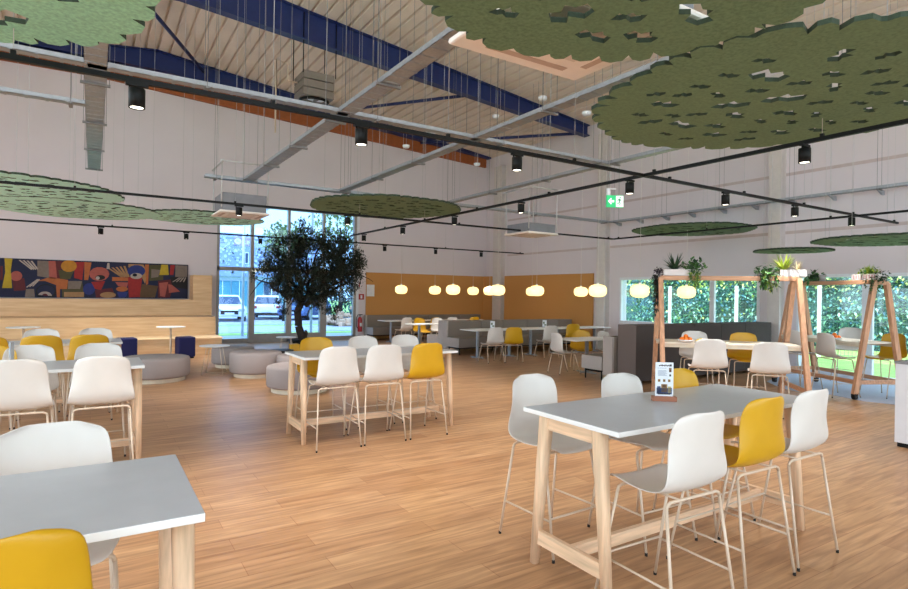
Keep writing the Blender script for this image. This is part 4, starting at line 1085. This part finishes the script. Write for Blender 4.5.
# exit sign
x, y = at(613.3, 9.5); zz = 3.14
t = thing('exit_sign', 'green emergency exit sign with a white arrow hanging before the grey column', 'sign', (x, y, zz), -YAW+.12)
bm = B(); add_box(bm, (0, 0, .1), (.29, .04, .2), bev=.004); obj('sign_body', bm, pm('exit_green', (28, 176, 104), .4, emit=(28, 190, 110), es=.35), t)
bm = B(); box2(bm, (.012, -.024, .008), (.14, -.021, .192)); pw = obj('white_field', bm, pm('exit_white', (235, 250, 242), .4, emit=(240, 255, 246), es=.3), t)
EW = pm('exit_symbol_white', (240, 250, 244), .4, emit=(240, 255, 246), es=.4)
bm = B(); extr(bm, [(-.125, .1), (-.075, .155), (-.06, .14), (-.08, .118), (-.02, .118), (-.02, .082), (-.08, .082), (-.06, .06), (-.075, .045)], (0, -.0215, 0), (1, 0, 0), (0, 0, 1), (0, -.003, 0)); obj('arrow', bm, EW, t)
bm = B(); EX = pm('exit_figure_green', (60, 160, 110), .4)
def stroke(pts, w=.006):
    for p, q in zip(pts, pts[1:]): add_tube(bm, [(p[0], -.0255, p[1]), (q[0], -.0255, q[1])], w, 6)
stroke([(.075, .145), (.07, .1)], .011); stroke([(.07, .1), (.085, .07), (.075, .035)]); stroke([(.07, .1), (.055, .065), (.03, .06)]); stroke([(.072, .138), (.095, .12), (.105, .1)]); stroke([(.072, .138), (.05, .13), (.04, .105)])
bmesh.ops.create_uvsphere(bm, u_segments=8, v_segments=6, radius=.012, matrix=Matrix.Translation((.083, -.0255, .163))); obj('running_figure', bm, EX, pw)
bm = B(); box2(bm, (-.14, -.02, .2), (-.09, .02, .3)); box2(bm, (-.14, -.015, .3), (.02, .015, .315)); obj('bracket', bm, FRW, t); wire(t, -.1, 0, .3, deck_z(x)-zz, .004)
# smoke detectors
for u, v, d, l in ((428.5, 133, 11.5, 'left of the spotlight by the fan unit'), (404, 146, 14, 'nearest the rust trim'), (475, 164, 16, 'beside the end of the rust trim'), (539.6, 98, 11.5, 'below the nearest blue beam'), (583.7, 113, 11, 'left of the right green panel'), (493, 116, 14.5, 'in the middle of the roof')):
    x, y = at(u, d); z = EYE + (294.5+(u-454)*.0151-v)/FPX*d
    t = thing('smoke_detector', 'small white smoke detector hanging on a wire, ' + l, 'detector', (x, y, z), 0, 'hanging smoke detectors')
    bm = B(); add_lathe(bm, [(0, -.05), (.07, -.045), (.09, -.01), (.09, .02), (0, .03)], n=20); obj('housing', bm, FRW, t); wire(t, 0, 0, .03, deck_z(x)-z, .0035)
# hanging lamps
g = 'round opal pendant lamps'; PD = None; ZP = 1.79
for u, y, l in ((401.2, 17.4, 'farthest row, leftmost of all'), (434.8, 17.4, 'farthest row, second from the left'), (473, 17.5, 'farthest row, smallest one left of the corner'),
                (453, 14.3, 'second row, larger one between two small ones'), (489.6, 15.6, 'small one behind the corner column lamp'), (497.6, 12.75, 'in front of the corner column'),
                (536.6, 12.4, 'before the second ochre panel, front one of the pair'), (532, 15.0, 'on the second ochre panel, rear one of the overlapping pair'), (580.8, 12.55, 'smaller one at the right end of the second ochre panel'),
                (597.6, 9.5, 'large one before the third column'), (639.7, 8.45, 'large one before the long window, left of the A-frame'), (686.4, 8.5, 'before the long window inside the A-frame')):
    x = on_y(u, y); lab = 'glowing opal pendant lamp, ' + l
    t = thing('pendant_lamp', lab, 'lamp', (x, y, ZP), 0, g)
    bm = B(); prof = []
    for i in range(17):
        th_ = -pi/2+pi*i/16; c, s_ = cos(th_), sin(th_); prof.append((.21*abs(c)**.75, .15*math.copysign(abs(s_)**.8, s_)))
    prof[0] = (0, prof[0][1]); prof[-1] = (0, prof[-1][1])
    if PD is None: add_lathe(bm, prof, n=32); PD = obj('lamp_shade', bm, GLOW, t)
    else: bm.free(); c_ = PD.copy(); COL.objects.link(c_); c_.parent = t
    bm = B(); add_lathe(bm, [(0, .148), (.03, .148), (.03, .19), (0, .19)], n=12); obj('cap', bm, FRW, t)
    wire(t, 0, 0, .19, deck_z(x)-ZP, .004, CORD, 'cord')

# ------------------------------------------------------------------ outdoors
GRASS = pm('lawn_green', (158, 190, 104), .9, var=.2, scale=3)
ASPH = pm('pale_asphalt', (168, 172, 186), .9, var=.06, scale=3)
bm = B(); box2(bm, (-60, -40, -.25), (90, 120, -.06)); struct('ground', bm, GRASS)
bm = B(); box2(bm, (-26, -26, -.06), (-6.3, 20, -.03)); box2(bm, (-6.3, -26, -.06), (14, -5.3, -.03)); struct('bounce_terrace', bm, pm('bounce_paving', (206, 208, 214), .8))  # unseen paving added to keep green lawn bounce off the walls
bm = B(); box2(bm, (-40, 20.6, -.06), (60, 22.8, -.045)); struct('path', bm, pm('pale_path', (190, 192, 196), .9))
bm = B(); box2(bm, (-40, 24.4, -.06), (60, 28.4, -.04)); struct('road', bm, ASPH)
bm = B(); box2(bm, (-40, 30.0, -.06), (60, 42, -.035)); struct('parking_area', bm, ASPH)
BW = pm('blue_grey_cladding', (150, 166, 206), .6, var=.1, scale=2)
t = thing('office_building', 'pale blue building with a round logo sign behind the parked cars', 'building', (0, 46, 0))
x0, x1 = on_y(170, 46), on_y(318, 46)
bm = B(); box2(bm, (x0, 0, 2.8), (x1, 9, 6.1)); fa = obj('upper_facade', bm, BW, t)
bm = B(); box2(bm, (x0, .3, -.05), (x1, 8.9, 2.8)); obj('ground_floor', bm, pm('white_render', (206, 216, 226), .6), t)
for k in range(9):
    xx = x0+.6+(x1-x0)*k/9; bm = B(); box2(bm, (xx, .22, .5), (xx+1.15, .3, 2.45)); w_ = obj('window', bm, pm('teal_glazing_%d' % k, ((92, 150, 178), (70, 88, 118))[k % 4 == 1], .2, var=.2, scale=1), t)
    bm = B(); box2(bm, (xx+.55, .2, .5), (xx+.6, .22, 2.45)); obj('mullion', bm, FRW, w_)
rr = random.Random(4); bm = B()
for k in range(420):
    a, b, s_ = rr.uniform(x0, x1), rr.uniform(2.9, 6.0), rr.uniform(.03, .13)
    bmesh.ops.create_cone(bm, cap_ends=True, segments=8, radius1=s_, radius2=s_, depth=.03, matrix=Matrix.Translation((a, -.01, b)) @ Matrix.Rotation(pi/2, 4, 'X'))
obj('dot_pattern', bm, pm('pale_dots', (198, 210, 236), .6), fa)
bm = B()
for k in range(120):
    a, b, s_ = rr.uniform(x0, x1), rr.uniform(2.9, 6.0), rr.uniform(.05, .2)
    add_box(bm, (a, -.008, b), (s_*2, .02, s_*.6))
obj('dash_pattern', bm, pm('deep_blue_dashes', (104, 124, 176), .6), fa)
def bz(v): return EYE + (292-v)/FPX*43.3
sx_ = on_y(239, 46)
bm = B(); box2(bm, (on_y(233, 46), -.06, bz(245.5)), (on_y(250, 46), -.02, bz(236.8))); sb = obj('sign_board', bm, pm('sign_panel_pink', (176, 150, 176), .6), fa)
bm = B(); bmesh.ops.create_cone(bm, cap_ends=True, segments=24, radius1=.24, radius2=.24, depth=.03, matrix=Matrix.Translation((sx_-.15, -.08, bz(241.5))) @ Matrix.Rotation(pi/2, 4, 'X')); lg = obj('round_logo', bm, FRW, sb)
bm = B(); add_box(bm, (sx_-.13, -.1, bz(241.3)), (.2, .01, .04)); add_box(bm, (sx_-.22, -.1, bz(241.3)+.07), (.04, .01, .16)); obj('logo_mark', bm, pm('sign_ink', (150, 100, 130), .6), lg)
tx = bpy.data.curves.new('t', 'FONT'); tx.body = 'Le'; tx.size = .52; tx.extrude = .01
to = bpy.data.objects.new('t', tx); COL.objects.link(to); dg = bpy.context.evaluated_depsgraph_get(); me = bpy.data.meshes.new_from_object(to.evaluated_get(dg)); bpy.data.objects.remove(to)
me.materials.clear(); me.materials.append(FRW); o = bpy.data.objects.new('lettering', me); COL.objects.link(o); o.parent = sb; o.location = (sx_+.24, -.09, bz(241.5)-.18); o.rotation_euler = (pi/2, 0, 0)
bm = B(); a, b = on_y(243.5, 46), on_y(248.5, 46); box2(bm, (a, -.05, bz(264)), (b, 0, bz(252))); w_ = obj('window', bm, FRW, t); bm = B(); box2(bm, (a+.09, -.07, bz(263)), (b-.09, -.05, bz(253))); obj('pane', bm, pm('dark_pane', (70, 84, 112), .3), w_)
# cars
TYRE = pm('tyre', (28, 28, 32), .8); CGL = pm('car_glass', (74, 88, 116), .45, spec=.2); CHR = pm('headlamp', (190, 200, 214), .2, .4); TAIL = pm('tail_lamp', (170, 60, 70), .3)
def car(x, y, rz, m, label, front):
    t = thing('parked_car', label, 'car', (x, y, -.035), rz, None)
    bm = B()   # along Y, nose at -Y
    side = [(-2.05, .28), (-2.1, .5), (-2.02, .72), (-1.75, .84), (-1.0, .93), (1.95, .98), (2.08, .8), (2.1, .45), (2.0, .26)]
    extr(bm, side, (-.86, 0, 0), (0, 1, 0), (0, 0, 1), (1.72, 0, 0))
    bmesh.ops.bevel(bm, geom=list(bm.edges), offset=.07, segments=2, profile=.6, affect='EDGES'); obj('body', bm, m, t, smooth=True)
    bm = B(); rings = []
    for z, ya, yb, w in ((.9, -1.15, 1.98, .8), (1.15, -.75, 1.82, .74), (1.4, -.3, 1.55, .64), (1.46, -.05, 1.3, .58)):
        rings.append([bm.verts.new(p) for p in ((-w, ya, z), (w, ya, z), (w, yb, z), (-w, yb, z))])
    for a_, b_ in zip(rings, rings[1:]):
        for k in range(4): bm.faces.new((a_[k], a_[(k+1) % 4], b_[(k+1) % 4], b_[k]))
    bm.faces.new(rings[-1]); bm.faces.new(rings[0][::-1]); cab = obj('cabin', bm, m, t)
    bm = B()
    for ya, yb, za, zb_2, s_ in ((-1.06, -.37, .96, 1.38, 0), (1.95, 1.62, .98, 1.36, 1)):
        w1, w2 = .7, .58; o_ = -.03 if s_ == 0 else .03
        v = [bm.verts.new(p) for p in ((-w1, ya+o_, za), (w1, ya+o_, za), (w2, yb+o_, zb_2), (-w2, yb+o_, zb_2))]; bm.faces.new(v)
    for sx in (-1, 1):
        v = [bm.verts.new(p) for p in ((sx*.815, -.9, .97), (sx*.815, 1.7, .99), (sx*.66, 1.4, 1.36), (sx*.66, -.25, 1.36))]; bm.faces.new(v)
    obj('windows', bm, CGL, cab)
    for sx in (-1, 1):
        for yy in (-1.3, 1.3):
            bm = B(); M = Matrix.Translation((sx*.8, yy, .32)) @ Matrix.Rotation(pi/2, 4, 'Y')
            bmesh.ops.create_cone(bm, cap_ends=True, segments=24, radius1=.32, radius2=.32, depth=.2, matrix=M); wh = obj('wheel', bm, TYRE, t)
            bm = B(); bmesh.ops.create_cone(bm, cap_ends=True, segments=16, radius1=.2, radius2=.2, depth=.22, matrix=M); obj('rim', bm, CHR, wh)
        bm = B(); add_box(bm, (sx*.62, -2.07, .66), (.34, .1, .14), bev=.02); obj('headlamp', bm, CHR, t)
        bm = B(); add_box(bm, (sx*.68, 2.06, .76), (.26, .1, .16), bev=.02); obj('tail_lamp', bm, TAIL, t)
    bm = B(); add_box(bm, (0, -2.1, .52), (.9, .06, .2)); obj('grille', bm, TYRE, t)
    bm = B(); add_box(bm, (0, -2.13, .46), (.5, .03, .11)); obj('number_plate', bm, FRW, t)
    bm = B(); add_box(bm, (0, 2.1, .55), (.5, .05, .12)); obj('number_plate', bm, FRW, t)
    bm = B(); add_box(bm, (0, 2.08, .34), (1.5, .08, .16), bev=.02); obj('bumper', bm, TYRE, t)
CWH = pm('white_car_paint', (236, 240, 246), .25, var=.01); CBL = pm('blue_car_paint', (92, 116, 168), .25, .3)
x, y = at(227, 33); car(x, y, -.12, CWH, 'white parked car facing the hall at the left of the tall window', True)
x, y = at(268.5, 36); car(x, y, PI-.3, CWH, 'white hatchback parked with its tail towards the hall left of the tree trunk', False)
x, y = at(306, 36); car(x, y, -.75, CBL, 'blue parked car half hidden behind the tree trunk', True)
for u, l in ((243, 'left of the thick window post'), (311.5, 'right of the tree trunk')):
    x, y = at(u, 21.6); bm = B(); add_tube(bm, [(0, 0, -.1), (0, 0, 5.2)], .05, 8); o = obj('flag_pole', bm, FRW); o.location = (x, y, 0); tag(o, 'white pole outside the tall window, ' + l, 'pole')
# trees, shrubs and the building plot beyond
LFM = pm('outdoor_foliage', (118, 140, 82), .8, var=.3, scale=2); LFT = pm('teal_foliage', (60, 112, 112), .8, var=.35, scale=2)
def outdoor_tree(u, d, r, zc, label, n=900, m=LFM):
    x, y = at(u, d); t = thing('street_tree', label, 'tree', (x, y, -.06)); bm = B(); add_tube(bm, [(0, 0, 0), (.1, 0, zc*.5), (0, .1, zc)], .16, 8, r2=.06)
    for k in range(9): dd = rdir(.4); add_tube(bm, [(0, 0, zc*.7), Vector((0, 0, zc))+dd*r*.8], .05, 5, r2=.01)
    obj('trunk', bm, BARK, t); bm = B()
    for k in range(n):
        d_ = rdir(); p = Vector((d_.x*r, d_.y*r, d_.z*r*.8+zc))*1; p = Vector((0, 0, zc)) + (p-Vector((0, 0, zc)))*random.uniform(.4, 1.05); leaf(bm, p, rdir(), .3, .17, 0)
    obj('crown', bm, m, t, recalc=False)
outdoor_tree(285, 33, 1.4, 4.6, 'thin leafy tree outside rising left of the indoor tree')
outdoor_tree(340, 34, 2.0, 5.6, 'tall leafy tree outside behind the right part of the tall window', 700)
outdoor_tree(352, 38, 2.6, 2.0, 'teal green bush outside behind the right pane of the tall window', 1300, LFT)
bm = B(); rr = random.Random(8)
x, y = at(352, 30)
for k in range(170): add_box(bm, (x+rr.uniform(-1.3, 2.6), y+rr.uniform(-1.0, 1.0), abs(rr.gauss(0, .3))), (rr.uniform(.1, .5), rr.uniform(.1, .5), rr.uniform(.08, .3)), rr.uniform(0, 3), bev=.03)
tag(obj('rubble_heap', bm, pm('sandy_rubble', (196, 160, 134), .9, var=.25, scale=3)), 'sandy heap of earth and stones outside the right pane of the tall window', 'heap')
# hedge and mesh fence beyond the right wall
HX = 22.5
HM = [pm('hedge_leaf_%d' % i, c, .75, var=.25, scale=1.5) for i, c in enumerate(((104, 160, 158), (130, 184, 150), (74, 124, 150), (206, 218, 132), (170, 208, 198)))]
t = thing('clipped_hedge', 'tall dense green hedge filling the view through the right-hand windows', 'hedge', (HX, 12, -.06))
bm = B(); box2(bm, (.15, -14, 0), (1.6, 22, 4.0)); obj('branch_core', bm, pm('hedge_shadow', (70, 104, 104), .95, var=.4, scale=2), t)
bm = B()
for k in range(26000):
    yy = random.uniform(-11, 19); zz = 4.3*random.random(); bulge = .25*sin(yy*2.1+zz)+.2*sin(zz*3.3+yy)
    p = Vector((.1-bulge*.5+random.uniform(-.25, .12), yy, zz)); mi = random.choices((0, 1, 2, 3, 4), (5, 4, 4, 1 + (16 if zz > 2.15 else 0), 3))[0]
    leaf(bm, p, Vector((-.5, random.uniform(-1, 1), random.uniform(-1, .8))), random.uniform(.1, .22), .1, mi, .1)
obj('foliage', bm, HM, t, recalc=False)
t = thing('mesh_fence', 'thin wire mesh fence with white posts in front of the hedge', 'fence', (18.6, 0, -.06)); P = []
for u in (670, 736.5, 819.5): P.append(on_x(u, 18.6))
P += [P[2]-4.4, P[0]+4.4, P[2]-8.8]
for yy in sorted(P):
    bm = B(); box2(bm, (-.04, yy-.045, 0), (.04, yy+.045, 2.15)); obj('post', bm, FRW, t)
bm = B(); yy = min(P)
while yy < max(P): add_tube(bm, [(0, yy, .05), (0, yy, 2.05)], .004, 4, cap=False); yy += .1
for z in (.1, .6, 1.1, 1.6, 2.05): add_tube(bm, [(0, min(P), z), (0, max(P), z)], .006, 4, cap=False)
obj('wire_mesh', bm, pm('fence_wire', (110, 136, 140), .5, .4), t)

# ------------------------------------------------------------------ light, sky, camera
w = bpy.data.worlds.new('sky'); sc.world = w; w.use_nodes = True; bg = w.node_tree.nodes['Background']
bg.inputs[0].default_value = (.74, .90, 1, 1); bg.inputs[1].default_value = 2.3
s = bpy.data.lights.new('sun', 'SUN'); s.energy = 4; s.angle = radians(2); s.color = (1, .93, .82)
so = bpy.data.objects.new('sun', s); COL.objects.link(so)
so.rotation_euler = Vector((.45, .4, -.8)).to_track_quat('-Z', 'Y').to_euler()
cam = bpy.data.cameras.new('camera'); co = bpy.data.objects.new('camera', cam); COL.objects.link(co); sc.camera = co
cam.sensor_width = 36; cam.lens = 36*FPX/908; cam.clip_start = .05; cam.clip_end = 300
F = Vector((FW[0], FW[1], 0)); R_ = Vector((RT[0], RT[1], 0)); U = Vector((0, 0, 1))
# picture horizon falls to the right: camera rolled about its view axis
Rr = R_*cos(ROLL) + U*sin(ROLL); Ur = U*cos(ROLL) - R_*sin(ROLL)
M = Matrix((Rr, Ur, -F)).transposed().to_4x4(); M.translation = Vector((0, 0, EYE)); co.matrix_world = M
sc.view_settings.view_transform = 'Standard'; sc.view_settings.look = 'None'; sc.view_settings.gamma = 1; sc.view_settings.use_curve_mapping = False
sc.view_settings.exposure = 0.8
cy = sc.cycles; cy.use_denoising = True; cy.max_bounces = 8; cy.diffuse_bounces = 5; cy.transparent_max_bounces = 12; cy.sample_clamp_indirect = 6
